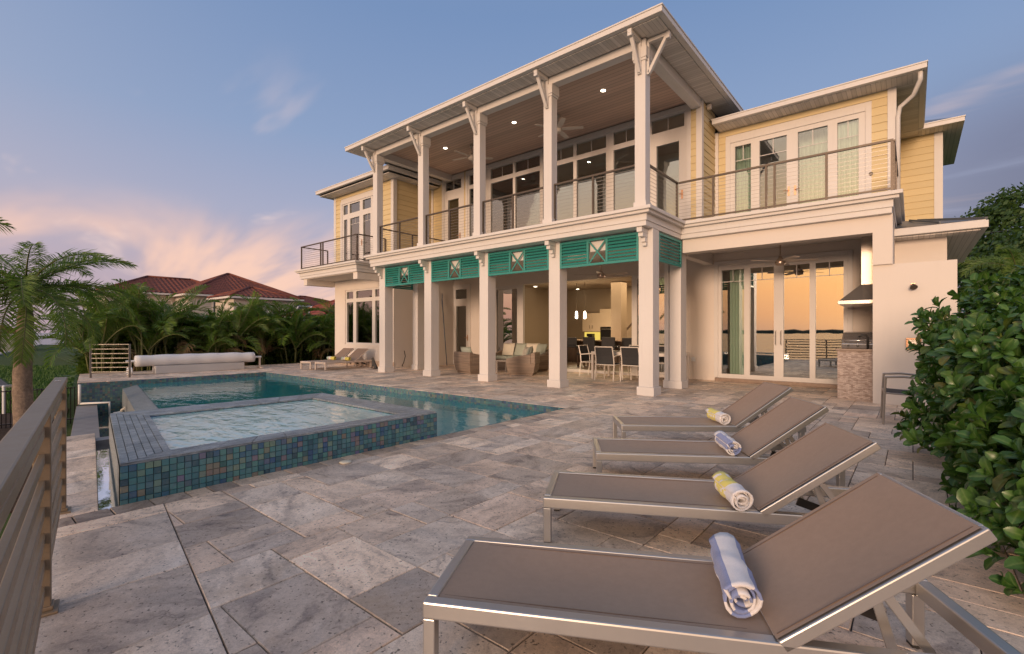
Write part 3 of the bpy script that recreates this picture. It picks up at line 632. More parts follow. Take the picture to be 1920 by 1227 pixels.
bk = MB(); bk.add([(O[2][0]-.004, O[2][1], ZS-.02), (O[3][0]-.004, O[3][1], ZS-.02), (O[3][0]-.004, O[3][1], -1), (O[2][0]-.004, O[2][1], -1)], [(0,3,2,1)]); bk.add([(O[1][0], O[1][1]+.004, ZS-.02), (O[2][0], O[2][1]+.004, ZS-.02), (O[2][0], O[2][1]+.004, -1), (O[1][0], O[1][1]+.004, -1)], [(0,1,2,3)]); struct('spa_back_tiling', bk, MOSAIC, spa)
ws = MB(); ws.add([(p[0],p[1],ZS-.028) for p in I], [(0,1,2,3)]); struct('spa_water', ws, SPAW)
# ================================================================== the villa
villa = thing('villa', 'two-storey cream and yellow waterfront villa with columned porch and balcony behind the pool', 'house', (-8.5, 11, 0), world=True)
Z2 = 3.65; COLX = [-4.055 - 2.2 * k for k in range(5)]
YR = 13.0; YU = 11.9; XL, XI, XM, XR = -17.7, -13.85, -3.95, -.29; YL = 10.15
def part(name, mb, mat, parent=None, **kw): return mb.build(name, mat, parent or villa, **kw)
def cells(a0, a1, z0, z1, holes):
    """rectangles of a wall that are left around its openings"""
    xs = sorted({a0, a1, *[q for h in holes for q in h[:2]]}); out = []
    for x0, x1 in zip(xs[:-1], xs[1:]):
        hs = sorted([(h[2], h[3]) for h in holes if h[0] < x1 - 1e-6 and h[1] > x0 + 1e-6]); z = z0
        for b, t in hs:
            if b > z + 1e-4: out.append((x0, x1, z, b))
            z = max(z, t)
        if z < z1 - 1e-4: out.append((x0, x1, z, z1))
    return out
def wall_y(name, x0, x1, y0, y1, z0, z1, mat, holes=()):
    mb = MB()
    for a, b, c, d in cells(x0, x1, z0, z1, holes): mb.box(a, b, y0, y1, c, d)
    return part(name, mb, mat)
def board(mb, a, b, z0, h, t0=.024, t1=.007):
    """lapped board along +x in local coordinates, its face towards -y"""
    mb.add([(a,0,z0),(b,0,z0),(b,0,z0+h),(a,0,z0+h),(a,-t0,z0),(b,-t0,z0),(b,-t1,z0+h),(a,-t1,z0+h)], [(4,5,6,7),(0,1,5,4),(3,7,6,2),(1,2,6,5),(0,4,7,3)])
BP = .176
def siding_y(wall, x0, x1, y, z0, z1, holes=()):
    z = z0
    while z < z1 - .01:
        h = min(BP, z1 - z); segs = [(x0, x1)]
        for hx0, hx1, hz0, hz1 in holes:
            if hz0 < z + h - .01 and hz1 > z + .01:
                segs = [s for a, b in segs for s in ((a, min(b, hx0)), (max(a, hx1), b)) if s[1] - s[0] > .01]
        for a, b in segs:
            mb = MB(); board(mb, a, b, z, h); [p.__setitem__(1, p[1] + y) for p in mb.v]; mb.build('siding_board', SIDING, wall)
        z += BP
def siding_x(wall, x, y0, y1, z0, z1):
    z = z0
    while z < z1 - .01:
        h = min(BP, z1 - z); mb = MB(); board(mb, y0, y1, z, h); mb.v = [Vector((x - p[1], p[0], p[2])) for p in mb.v]; mb.build('siding_board', SIDING, wall); z += BP
def lites(u0, u1, y): return ony(u0, 600, y).x, ony(u1, 600, y).x
def window(x0, x1, z0, z1, y, panes, glass=GLASS, trim=.10, proud=.035, name='window', muntins=(), sill=True):
    """frame with one pane per (x0,x1,z0,z1); everything between the panes is frame"""
    mb = MB()
    for a, b, c, d in cells(x0, x1, z0, z1, panes): mb.box(a, b, y - .03, y + .07, c, d)
    f = part(name, mb, TRIM)
    tb = MB()
    if trim:
        tb.box(x0 - trim, x0 + .01, y - proud - .03, y - .005, z0, z1 + trim); tb.box(x1 - .01, x1 + trim, y - proud - .03, y - .005, z0, z1 + trim); tb.box(x0 + .01, x1 - .01, y - proud - .03, y - .005, z1 - .01, z1 + trim)
        if sill: tb.box(x0 - trim - .02, x1 + trim + .02, y - proud - .06, y - .005, z0 - .07, z0)
        tb.build('casing', TRIM, f, bevel=.004)
    for p in panes:
        g = MB(); g.box(p[0] - .004, p[1] + .004, y + .012, y + .022, p[2] - .004, p[3] + .004); g.build('pane', glass[panes.index(p)] if isinstance(glass, list) else glass, f)
    for (a, b, c, d) in muntins:
        g = MB(); g.box(a, b, y + .004, y + .011, c, d); g.build('muntin', TRIM, f)
    return f
def curtain(name, x0, x1, y, z0, z1, mat, folds=7, amp=.035, **kw):
    mb = MB(); n = folds * 8; vs = []
    for i in range(n + 1):
        x = x0 + (x1 - x0) * i / n; yy = y + amp * math.sin(i / 8 * 2 * math.pi) + .012 * math.sin(i * .77)
        vs += [(x, yy, z0), (x, yy * .5 + y * .5, z1)]
    mb.add(vs, [(2*i, 2*i+2, 2*i+3, 2*i+1) for i in range(n)])
    return mb.build(name, mat, kw.pop('parent', None) or villa, smooth=True)
def handle(f, x, y, z, s=1):
    mb = MB(); mb.box(x - .022, x + .022, y - .012, y, z - .11, z + .11); mb.tube([(x, y - .01, z + .01), (x, y - .055, z + .01), (x + .11 * s, y - .06, z + .01)], .009, 6); mb.build('handle', COPPER, f)
# ---------------------------------------------------------------- lower floor: walls
sl = [lites(u0, u1, YR) for u0, u1 in ((1353, 1395), (1406, 1451), (1469, 1518), (1529, 1581.6))]
NX0, NX1 = lites(1346, 1590, YR)
DX0, DX1 = lites(851, 879, YR)
OX0, OX1 = -11.75, -5.05
holes = [(NX0, NX1, .09, 3.0), (DX0, DX1, .02, 3.02), (OX0, OX1, .03, 2.92)]
rear = wall_y('rear_wall', XI, -.54, YR, YR + .2, 0, 3.62, STUCCO, holes)
panes = [(a, b, .19, 2.86) for a, b in sl]
mun = [((a+b)/2-.008, (a+b)/2+.008, 2.55, 2.86) for a, b in sl] + [(a, b, 2.55, 2.565) for a, b in sl]
nd = window(NX0, NX1, .09, 3.0, YR + .03, panes, [GLASSU, GLASSR, GLASSR, GLASSR], .09, .03, 'sliding_door', mun, False)
for x, s in ((ony(1455, 600, YR).x, -1), (ony(1465, 600, YR).x, 1)):
    mb = MB(); mb.tube([(x, YR, .95), (x, YR - .06, .97), (x, YR - .06, 1.28), (x, YR, 1.30)], .012, 6); mb.build('pull_handle', STEEL, nd)
mb = MB(); mb.box(NX0 - .05, -1.10, YR - .10, YR - .002, .001, .085); part('door_step', mb, STONE, bevel=.006)
cA = curtain('curtain', sl[0][0] + .16, sl[0][1] + .04, YR + .16, .12, 2.95, CURT, 6); 
curtain('curtain', sl[3][1] - .14, sl[3][1] + .05, YR + .2, .12, 2.95, CURT, 2)
# service door with transom
dp = [(DX0 + .13, DX1 - .15, .25, 2.28), (DX0 + .10, DX1 - .12, 2.56, 2.93)]
sd = window(DX0, DX1, .02, 3.02, YR + .03, dp, GLASS, .09, .03, 'service_door', (), False); handle(sd, DX1 - .06, YR, 1.05, -1)
# living-room sliders: two stacked leaves left, the rest open
px0, px1 = lites(930, 969, YR)
lf = window(OX0, ony(980, 600, YR).x, .03, 2.92, YR + .05, [(px0, px1, .14, 2.80)], GLASSR, .0, .03, 'sliding_leaf', (), False)
mb = MB(); mb.box(ony(973, 600, YR).x, ony(977, 600, YR).x, YR + .10, YR + .13, .05, 2.9); mb.build('leaf_edge', TRIM, lf)
rx0 = ony(1184, 600, YR).x
rf = window(rx0, OX1, .03, 2.92, YR + .05, [(rx0 + .16, OX1 - .1, .14, 2.80)], GLASSR, 0, .03, 'sliding_leaf', (), False)
mb = MB(); mb.box(OX0, OX1, YR - .04, YR + .2, .002, .075); part('threshold', mb, TRIM)
curtain('curtain', px0 - .02, px0 + .45, YR + .32, .08, 2.85, CURTG, 5)
# left wing, lower
WX0, WX1 = lites(647, 716, YL); wz0, wz1 = ony(660, 646, YL).z, ony(660, 544, YL).z
wl = [(649, 661), (666.5, 696.5), (702, 714)]; wp = []
zt0, zt1 = wz1 - .33, wz1 - .06
for u0, u1 in wl:
    a, b = lites(u0, u1, YL); wp += [(a, b, wz0 + .07, wz1 - .47), (a, b, zt0, zt1)]
lw_ = wall_y('wing_wall', XL, XI - .2, YL, YL + .2, 0, 3.62, STUCCO, [(WX0, WX1, wz0, wz1)])
window(WX0, WX1, wz0, wz1, YL + .06, wp, GLASS, 0, .03, 'window', (), False)
mb = MB(); mb.box(XI - .2, XI, YL, YR, 0, 3.62); part('wing_side_wall', mb, STUCCO)
mb = MB(); mb.box(XL, XL + .2, YL + .2, 19, 0, 3.62); part('wing_end_wall', mb, STUCCO)
mb = MB(); mb.box(XL - .012, XI + .012, YL - .012, YL, .001, .22); part('stone_plinth', mb, PAVER_D)
curtain('curtain', wp[0][0] - .05, wp[0][1] - .1, YL + .35, .5, wz1, CURT, 3)
# right end: grill nook wall and shower wall
SWX = ony(1795, 600, 10.6).x
mb = MB(); mb.box(-.54, -.28, 10.6, YR + .2, 0, 3.62); part('nook_wall', mb, STUCCO)
mb = MB(); mb.box(-.28, SWX, 10.602, 10.82, 0, 2.44); part('shower_wall', mb, STUCCO)
mb = MB(); mb.box(-.28, .52, 12.7, 19, 0, 3.14); part('annex_wall', mb, STUCCO)
ax, az, ay = 1.06, 3.30, 12.2
mb = MB(); mb.box(-.28, ax, ay, ay + .10, az - .13, az); mb.box(ax - .1, ax, ay + .1, 18, az - .13, az); mb.box(-.28, ax - .03, ay + .03, 18, az - .02, az + .02); part('annex_eave', mb, TRIM, bevel=.008)
mb = MB(); mb.box(-.28, ax - .1, ay + .1, 18, az - .16, az - .135); part('annex_soffit', mb, SOFF_X)
mb = MB(); mb.add([(-.28, ay + .02, az + .022), (ax - .02, ay + .02, az + .022), (ax - .02, 18, az + .022), (-.28, 18, az + .022), (-.28, 13.6, az + .42), (.1, 13.9, az + .42), (.1, 18, az + .42), (-.28, 18, az + .42)], [(0,1,5,4),(1,2,6,5),(4,5,6,7)]); mb.bar((.40, ay + .03, az + .05), (-.05, 13.75, az + .43), .03, .035); mb.bar((ax - .03, ay + .03, az + .04), (.1, 13.9, az + .44), .05, .04); part('annex_roof', mb, METALR)
# right wing beam
mb = MB(); mb.box(-3.9, -.54, 10.55, 10.85, 3.01, 3.31); part('nook_beam', mb, STUCCO)
mb = MB(); mb.box(-.54, -.262, 10.552, 10.6, 2.44, 3.31); part('nook_pier', mb, STUCCO)
mb = MB(); mb.box(-4.2, -4.0, 10.85, YR, 3.03, 3.31); part('cross_beam', mb, TRIM)
mb = MB(); mb.box(-4.0, -.54, 10.85, YR, 3.31, 3.33); part('nook_ceiling', mb, STUCCO)
mb = MB(); mb.box(-13.0, -4.2, 9.27, YR, 3.36, 3.40); part('porch_ceiling', mb, TRIM)
mb = MB(); mb.box(XI, -13.0, 10.15, YR, 3.36, 3.40); part('porch_ceiling', mb, SOFF_Y)
# ---------------------------------------------------------------- columns, shutters, corbels
def shaft(name, x, y, w, d, z0, z1, base=.03, bh=.17, cap=.0, mat=TRIM):
    mb = MB(); mb.box(x - w/2, x + w/2, y - d/2, y + d/2, z0 + bh, z1); c = part(name, mb, mat, bevel=.006)
    mb = MB(); mb.box(x - w/2 - base, x + w/2 + base, y - d/2 - base, y + d/2 + base, z0, z0 + bh); mb.build('base', mat, c, bevel=.006)
    if cap:
        mb = MB(); mb.box(x - w/2 - .02, x + w/2 + .02, y - d/2 - .02, y + d/2 + .02, z1 - cap, z1 - cap + .05); mb.box(x - w/2 - .035, x + w/2 + .035, y - d/2 - .035, y + d/2 + .035, z1 - cap + .05, z1 - .001); mb.build('capital', mat, c, bevel=.005)
    return c
for x in COLX: shaft('column', x, 9.13, .30, .30, .001, 3.30)
for x, y in ((-4.07, 10.72), (-12.84, 10.45)): shaft('rear_column', x, y, .26, .34, .001, 3.30)
shaft('half_column', -4.27, 10.62, .10, .14, .001, 3.30, .02)
def corbel(x, y):
    mb = MB(); mb.box(x - .055, x + .055, y - .30, y, 3.20, 3.298); mb.box(x - .05, x + .05, y - .24, y, 3.12, 3.20); mb.box(x - .045, x + .045, y - .13, y, 3.03, 3.12); mb.box(x - .04, x + .04, y - .08, y, 2.96, 3.03); part('corbel', mb, TRIM, bevel=.008)
for x in COLX: corbel(x, 8.98)
def slat_me(w):
    mb = MB(); mb.cb((0, 0, 0), (w, .010, .066), Matrix.Rotation(rad(-42), 4, 'X')); return mb.mesh('slat', TEAL)
def shutter(M, w, z0=2.69, z1=3.27, cross=True):
    """louvred panel: local x runs along it, -y is its outer face"""
    h = z1 - z0; fr = .05; mb = MB(); t = .022; mid = .46 if cross else 0
    mb.box(0, fr, -t, t, 0, h, M); mb.box(w-fr, w, -t, t, 0, h, M); mb.box(fr, w-fr, -t, t, 0, fr, M); mb.box(fr, w-fr, -t, t, h-fr, h, M)
    if cross:
        a, b = w/2 - mid/2, w/2 + mid/2
        for c in (a, b): mb.box(c - fr/2, c + fr/2, -t, t, fr, h-fr, M)
    s = part('shutter', mb, TEAL, bevel=.004)
    spans = [(fr, a - fr/2), (b + fr/2, w - fr)] if cross else [(fr, w - fr)]
    n = 7
    for q0, q1 in spans:
        me = slat_me(q1 - q0 - .004)
        for k in range(n):
            o = obj('slat', me, s); o.matrix_basis = M @ T((q0+q1)/2, 0, fr + (h-2*fr) * (k+.5)/n)
    if cross:
        for d_ in (1, -1):
            mb = MB(); mb.bar(M @ Vector((a+fr/2, .006*d_, fr if d_ > 0 else h-fr)), M @ Vector((b-fr/2, .006*d_, h-fr if d_ > 0 else fr)), .016, .03); mb.build('cross_bar', TEAL, s)
for k in range(4): mb = MB(); mb.box(COLX[k+1] + .152, COLX[k] - .152, 9.07, 9.24, 3.0, 3.30); part('lintel', mb, TRIM)
for k in range(4): shutter(T(COLX[k+1] + .152, 9.0, 2.69), 2.2 - .304)
shutter(T(-3.93, 9.30, 2.69) @ Rz(rad(90)), 1.22, cross=False); shutter(T(-12.98, 9.30, 2.69) @ Rz(rad(90)), .98, cross=False)
# ---------------------------------------------------------------- upper floor slab with stepped cornice
for nm, d, z0, z1 in (('cornice', 0, 3.585, Z2), ('cornice', .05, 3.53, 3.585), ('fascia', .13, 3.40, 3.53), ('fascia', .15, 3.302, 3.40)):
    mb = MB(); mb.box(-13.15 + d, -3.75 - d, 8.5 + d, YU + .1, z0, z1); part(nm, mb, TRIM, bevel=.006)
    mb = MB(); mb.box(-3.75 - d, -.12 - d, 10.3 + d, YR, z0, z1); part(nm, mb, TRIM, bevel=.006)
    mb = MB(); mb.box(-18.3 + d, -14.1 - d, 8.8 + d, YL, z0, z1); part(nm, mb, TRIM, bevel=.006)
mb = MB(); mb.box(-18.0, -14.3, 9.0, YL, 3.28, 3.30); part('balcony_soffit', mb, STUCCO)
for x in (-17.95, -14.53): mb = MB(); mb.box(x, x + .25, 9.0, YL, 3.06, 3.28); part('balcony_beam', mb, STUCCO)
# ---------------------------------------------------------------- upper walls
ZT = 6.93
pu = dict(A=(-13.12, -12.30), B=(-11.89, -11.13), C=(-10.88, -9.91), D=(-9.81, -8.83), E=(-8.52, -7.61), F=(-7.50, -6.54), G=(-6.31, -5.58), H=(-5.21, -4.36))
tz, mz = (6.40, 6.74), (3.80, 6.26)
groups = [('window', 'BCD'), ('window', 'EFG')]
uh = []; specs = []
for nm, ks in groups:
    x0, x1 = pu[ks[0]][0] - .07, pu[ks[-1]][1] + .07; ps = []; mu = []
    for k in ks:
        a, b = pu[k]; ps += [(a, b, *mz), (a, b, *tz)]; mu.append(((a+b)/2-.008, (a+b)/2+.008, *tz))
    uh.append((x0, x1, Z2, 6.80)); specs.append((nm, x0, x1, ps, mu))
for k in 'AH':
    a, b = pu[k]; ps = [(a, b, *tz), (a + .13, b - .13, 3.95, 6.06)]; uh.append((a - .07, b + .07, Z2, 6.80)); specs.append(('balcony_door', a - .07, b + .07, ps, [((a+b)/2-.008, (a+b)/2+.008, *tz)]))
up = wall_y('upper_wall', XI, XM, YU, YU + .2, Z2, ZT, TRIM, uh)
hs = [(h[0] - .1, h[1] + .1, h[2], h[3] + .1) for h in uh]
siding_y(up, XI + .06, XM - .1, YU, Z2, ZT, hs)
for nm, x0, x1, ps, mu in specs:
    f = window(x0, x1, Z2 + .002, 6.80, YU + .03, ps, GLASS, .10, .03, nm, mu, False)
    if nm == 'balcony_door': handle(f, x1 - .12, YU - .005, 4.7, -1)
mb = MB(); mb.box(XM - .11, XM + .03, YU - .03, YU + .11, Z2, ZT); part('corner_board', mb, TRIM, bevel=.005)
mb = MB(); mb.box(XM - .2, XM, YU + .2, YR, Z2, ZT); sw_ = part('upper_side_wall', mb, TRIM); siding_x(sw_, XM, YU + .11, YR - .07, Z2, ZT)
mb = MB(); mb.box(XM - .005, XM + .09, YR - .065, YR, Z2, 6.42); part('corner_board', mb, TRIM)
# upper right wing
rp = [lites(u0, u1, YR) for u0, u1 in ((1378, 1408), (1424, 1475), (1496, 1552), (1570, 1610))]
ru = [(rp[0][0] - .12, rp[3][1] + .13, Z2, 6.10)]
rw = wall_y('upper_wing_wall', XM + .0, XR, YR, YR + .2, Z2, 6.45, TRIM, ru); siding_y(rw, XM + .09, XR - .12, YR, Z2, 6.43, [(ru[0][0] - .1, ru[0][1] + .1, Z2, 6.2)])
fw = window(ru[0][0], ru[0][1], Z2 + .002, 6.10, YR + .03, [(a, b, 3.86, 5.98) for a, b in rp], GLASSU, .10, .03, 'french_door', [((a+b)/2-.008, (a+b)/2+.008, 5.62, 5.98) for a, b in rp] + [(a, b, 5.61, 5.625) for a, b in rp], False)
for u, s in ((1479, -1), (1491, 1)): handle(fw, ony(u, 400, YR).x, YR - .005, 4.62, s)
curtain('curtain', rp[0][0] - .05, rp[0][1] + .08, YR + .16, Z2, 6.1, CURT, 5); curtain('curtain', rp[3][0] - .1, rp[3][1] + .1, YR + .16, Z2, 6.1, CURTW, 6); curtain('curtain', rp[2][0] - .05, rp[2][1] + .05, YR + .55, Z2, 6.1, CURTW, 8, .02)
mb = MB(); mb.box(XR - .12, XR + .03, YR - .035, YR + .12, Z2, 6.45); part('corner_board', mb, TRIM, bevel=.005)
mb = MB(); mb.box(XR - .2, XR, YR + .2, 19, 3.0, 6.45); part('upper_wing_side', mb, SIDING)
# rear block seen past the right wing
YB, XB = 16.6, .57
mb = MB(); mb.box(XR, XB, YB, YB + .2, 3.0, 6.45); rb = part('rear_block_wall', mb, TRIM); siding_y(rb, XR, XB - .14, YB, 3.3, 6.44)
mb = MB(); mb.box(XB - .14, XB + .03, YB - .035, YB + .2, 3.0, 6.45); part('corner_board', mb, TRIM)
# upper left wing
la = [(642, 655), (657, 677), (680, 695)]
lu = [lites(a, b, YL) for a, b in ((644, 652), (655.5, 674.5), (680, 695.5), (700, 708))]
LX0, LX1 = lu[0][0] - .08, lu[3][1] + .08; ltop = ony(650, 382, YL).z
lps = []
for a, b in lu: lps += [(a + .03, b - .03, 3.85, ltop - .62), (a, b, ltop - .42, ltop - .06)]
llw = wall_y('upper_wing_wall', XL, XI, YL, YL + .2, Z2, 6.62, TRIM, [(LX0, LX1, Z2, ltop)]); siding_y(llw, XL + .12, XI - .12, YL, Z2, 6.6, [(LX0 - .1, LX1 + .1, Z2, ltop + .1)])
f = window(LX0, LX1, Z2 + .002, ltop, YL + .03, lps, GLASS, .10, .03, 'french_door', [(lu[k][0], lu[k][1], 5.4, 5.415) for k in (1, 2)] + [((lu[k][0]+lu[k][1])/2-.007, (lu[k][0]+lu[k][1])/2+.007, 5.4, ltop - .62) for k in (1, 2)], False); handle(f, lu[2][0] - .05, YL - .005, 4.62, 1)
curtain('curtain', lu[0][0], lu[0][1] + .05, YL + .3, Z2, 6.3, CURT, 3); curtain('curtain', lu[2][0] + .1, lu[3][1], YL + .3, Z2, 6.3, CURT, 4)
for x0, x1 in ((XL - .03, XL + .12), (XI - .12, XI + .03)): 
    mb = MB(); mb.box(x0, x1, YL - .035, YL + .12, Z2, 6.62); part('corner_board', mb, TRIM, bevel=.005)
mb = MB(); mb.box(XI - .2, XI, YL + .2, YU, Z2, 6.62); s2 = part('upper_wing_side', mb, TRIM); siding_x(s2, XI, YL + .12, YU - .06, Z2, 6.6)
mb = MB(); mb.box(XI - .01, XI + .09, YU - .06, YU - .002, Z2, 6.62); part('corner_board', mb, TRIM)
mb = MB(); mb.box(XL, XL + .2, YL + .2, 19, Z2, 6.62); part('upper_wing_end', mb, SIDING)
# ---------------------------------------------------------------- roofs, soffits, gutters, brackets
def eave(name, x0, x1, y0, y1, z, gut=.11, gh=.13):
    """gutter and fascia round a roof edge (front, left, right)"""
    for a in (((x0, x1), (y0, y0 + gut)), ((x0, x0 + gut), (y0 + gut, y1)), ((x1 - gut, x1), (y0 + gut, y1))):
        mb = MB(); (p, q), (r, s) = a; mb.box(p, q, r, s, z - gh, z - .03)
        mb.box(p - (.015 if p == x0 else 0), q + (.015 if q == x1 else 0), r - (.015 if r == y0 else 0), s, z - .03, z); part('gutter', mb, TRIM, bevel=.006)
def hip(name, x0, x1, y0, y1, z, rise, mat):
    w = min(x1 - x0, y1 - y0) / 2; mb = MB()
    if x1 - x0 > y1 - y0: r0, r1 = (x0 + w, (y0+y1)/2, z + rise), (x1 - w, (y0+y1)/2, z + rise)
    else: r0, r1 = ((x0+x1)/2, y0 + w, z + rise), ((x0+x1)/2, y1 - w, z + rise)
    b = [(x0,y0,z),(x1,y0,z),(x1,y1,z),(x0,y1,z)]
    if x1 - x0 > y1 - y0: mb.add(b + [r0, r1], [(0,1,5,4),(1,2,5),(2,3,4,5),(3,0,4),(3,2,1,0)])
    else: mb.add(b + [r0, r1], [(0,1,4),(1,2,5,4),(2,3,5),(3,0,4,5),(3,2,1,0)])
    return part(name, mb, mat)
EX0, EX1, EY = -13.70, -3.40, 8.20
eave('main', EX0, EX1, EY, 19, 7.08); hip('roof', EX0 + .06, EX1 - .06, EY + .06, 19, 7.082, 1.2, METALR)
mb = MB(); mb.box(EX0 + .11, EX1 - .11, EY + .11, 8.70, 6.932, 6.95); part('soffit', mb, SOFF_X)
for x0, x1 in ((EX0 + .11, -12.98), (-3.93, EX1 - .11)): mb = MB(); mb.box(x0, x1, 8.70, 19, 6.932, 6.95); part('soffit', mb, SOFF_Y)
mb = MB(); mb.box(-12.98, -3.93, 8.70, YU, 6.94, 6.96); part('balcony_ceiling', mb, CEIL)
mb = MB(); mb.box(-12.97, -3.94, 8.72, 8.94, 6.77, 6.938); part('front_beam', mb, TRIM, bevel=.006)
for x in (-12.97, -4.16): mb = MB(); mb.box(x, x + .22, 8.94, YU, 6.73, 6.938); part('side_beam', mb, TRIM, bevel=.006)
for x in COLX: shaft('upper_column', x, 8.83, .22, .22, Z2 + .001, 6.768, .02, .14, .26)
def rbracket(x, y, dx, dy):
    """knee bracket from a column to the eave; (dx,dy) points outwards"""
    d = Vector((dx, dy, 0)); p = Vector((x, y, 0)); mb = MB()
    mb.bar(p + Vector((0,0,6.25)), p + Vector((0,0,6.90)), .07, .06, d); mb.bar(p + Vector((0,0,6.89)), p + d*.44 + Vector((0,0,6.89)), .08, .07)
    mb.bar(p + d*.02 + Vector((0,0,6.28)), p + d*.37 + Vector((0,0,6.86)), .07, .06); mb.bar(p + d*.40 + Vector((0,0,6.80)), p + d*.40 + Vector((0,0,6.93)), .085, .07, d); part('roof_bracket', mb, TRIM, bevel=.004)
for x in COLX: rbracket(x, 8.70, 0, -1)
rbracket(-3.935, 8.83, 1, 0)
# right wing roof
eave('wing', XM + .1, .22, 12.40, 19, 6.58); mb = MB(); mb.box(XM + .11, .11, 12.51, YR, 6.44, 6.46); part('soffit', mb, SOFF_X); mb = MB(); mb.box(XR, .11, YR, 19, 6.44, 6.46); part('soffit', mb, SOFF_Y)
hip('roof', XM - .5, .16, 12.46, 19, 6.582, .5, METALR)
eave('rear', XR - .3, .98, 16.05, 20, 6.56); mb = MB(); mb.box(.12, .87, 16.16, 20, 6.43, 6.45); part('soffit', mb, SOFF_X); hip('roof', XR - .3, .93, 16.1, 20, 6.562, .35, METALR)
# left wing roof
eave('leftwing', -18.1, -13.32, 9.55, 19, 6.82); mb = MB(); mb.box(-17.99, -13.43, 9.66, YL, 6.61, 6.63); part('soffit', mb, SOFF_X); mb = MB(); mb.box(XI, -13.43, YL, 19, 6.61, 6.63); part('soffit', mb, SOFF_Y); mb = MB(); mb.box(-17.99, XL, YL, 19, 6.61, 6.63); part('soffit', mb, SOFF_Y)
hip('roof', -18.04, -13.38, 9.61, 19, 6.822, .9, METALR)
# downspout at the right wing
mb = MB(); mb.tube([(.12, 12.52, 6.45), (.12, 12.55, 6.30), (.02, 12.80, 6.12), (-.20, 12.93, 5.98), (-.235, 12.95, 5.80), (-.235, 12.95, 3.7)], .042, 8); part('downspout', mb, TRIM, smooth=True)
# ---------------------------------------------------------------- cable railings
def railing(p0, p1, posts, zb=Z2, ht=.90, mat=BRONZE, ncab=10, ends=(True, True)):
    p0 = Vector((*p0, 0)); p1 = Vector((*p1, 0)); d = p1 - p0; mb = MB()
    mb.bar(p0 + Vector((0,0,zb+ht)), p1 + Vector((0,0,zb+ht)), .05, .035); r = part('railing', mb, mat); q = MB(); q.bar(p0 + Vector((0,0,zb+.075)), p1 + Vector((0,0,zb+.075)), .035, .03); q.build('bottom_rail', mat, r)
    for t in posts:
        p = p0 + d * t; q = MB(); q.box(p.x-.02, p.x+.02, p.y-.02, p.y+.02, zb+.001, zb+ht-.02); q.build('post', mat, r)
    for k in range(ncab):
        z = zb + .15 + (ht - .22) * k / (ncab - 1); q = MB(); q.tube([p0 + Vector((0,0,z)), p1 + Vector((0,0,z))], .0042, 4); q.build('cable', CABLE, r)
    return r
for k in range(4): railing((COLX[k+1] + .12, 8.83), (COLX[k] - .12, 8.83), (.0, .5, 1.0))
railing((-3.99, 8.95), (-3.99, 10.46), (0.02, .99)); railing((-3.96, 10.48), (-.25, 10.48), (.33*.6, .47, .51, .74, .995)); railing((-.25, 10.52), (-.25, YR - .04), (.02, .5))
railing((-18.15, 9.0), (-14.28, 9.0), (.005, .38, .42, .995)); railing((-18.15, 9.04), (-18.15, 10.1), (.99,)); railing((-14.26, 9.04), (-14.26, 10.1), (.99,)); railing((-12.95, 8.95), (-12.95, YU - .05), (.45, .97))
# small fixtures on the walls
mb = MB(); p = onx(1323, 203, XM); mb.cb((XM + .09, p.y, p.z), (.10, .09, .11)); mb.cb((XM + .03, p.y, p.z + .03), (.05, .05, .05)); part('floodlight', mb, WHITEM, bevel=.01)
mb = MB(); p = ony(1633, 327, YR); mb.lathe([(.03, 0), (.04, .015), (.02, .03)], (0,0,0), 10, T(p.x, YR - .02, p.z) @ Matrix.Rotation(rad(90), 4, 'X')); part('vent_cap', mb, BRONZE)
for u, v in ((1300, 674),): p = ony(u, v, YR); mb = MB(); mb.cb((p.x, YR - .012, p.z), (.11, .02, .11)); mb.cb((p.x, YR - .026, p.z), (.07, .01, .08)); part('outlet_cover', mb, PVC, bevel=.003)
for u, v in ((1131, 170), (964, 230), (835, 278)):
    p = onz(u, v, 6.938); mb = MB(); mb.lathe([(.055, 0), (.055, .004)], (p.x, p.y, 6.932), 14); d = part('downlight', mb, LAMPW); q = MB(); q.lathe([(.075, 0), (.08, .004)], (p.x, p.y, 6.9355), 14); q.build('trim_ring', WHITEM, d)
# ---------------------------------------------------------------- rooms behind the glass
def room(x0, x1, y0, y1, z0, z1, wm, fm=INTF):
    mb = MB(); mb.add([(x0,y1,z0),(x1,y1,z0),(x1,y1,z1),(x0,y1,z1),(x0,y0,z0),(x1,y0,z0),(x1,y0,z1),(x0,y0,z1)], [(0,3,2,1),(0,4,7,3),(5,1,2,6),(7,6,2,3)]); part('room_lining', mb, wm)
    mb = MB(); mb.add([(x0,y0,z0),(x1,y0,z0),(x1,y1,z0),(x0,y1,z0)], [(0,1,2,3)]); part('room_floor', mb, fm)
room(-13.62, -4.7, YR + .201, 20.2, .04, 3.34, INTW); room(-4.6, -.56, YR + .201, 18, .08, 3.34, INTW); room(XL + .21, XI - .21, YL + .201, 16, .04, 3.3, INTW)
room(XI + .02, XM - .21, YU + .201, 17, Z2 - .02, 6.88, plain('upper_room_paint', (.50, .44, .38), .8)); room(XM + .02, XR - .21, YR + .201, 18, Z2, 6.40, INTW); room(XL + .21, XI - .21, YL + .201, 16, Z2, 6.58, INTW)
def lamp(name, kind, loc, energy, col=(1, .72, .42), size=.2, rot=(0,0,0)):
    d = bpy.data.lights.new(name, kind); d.energy = energy; d.color = col
    if kind == 'AREA': d.size = size
    else: d.shadow_soft_size = size
    o = bpy.data.objects.new(name, d); COL.objects.link(o); o.location = loc; o.rotation_euler = rot; return o
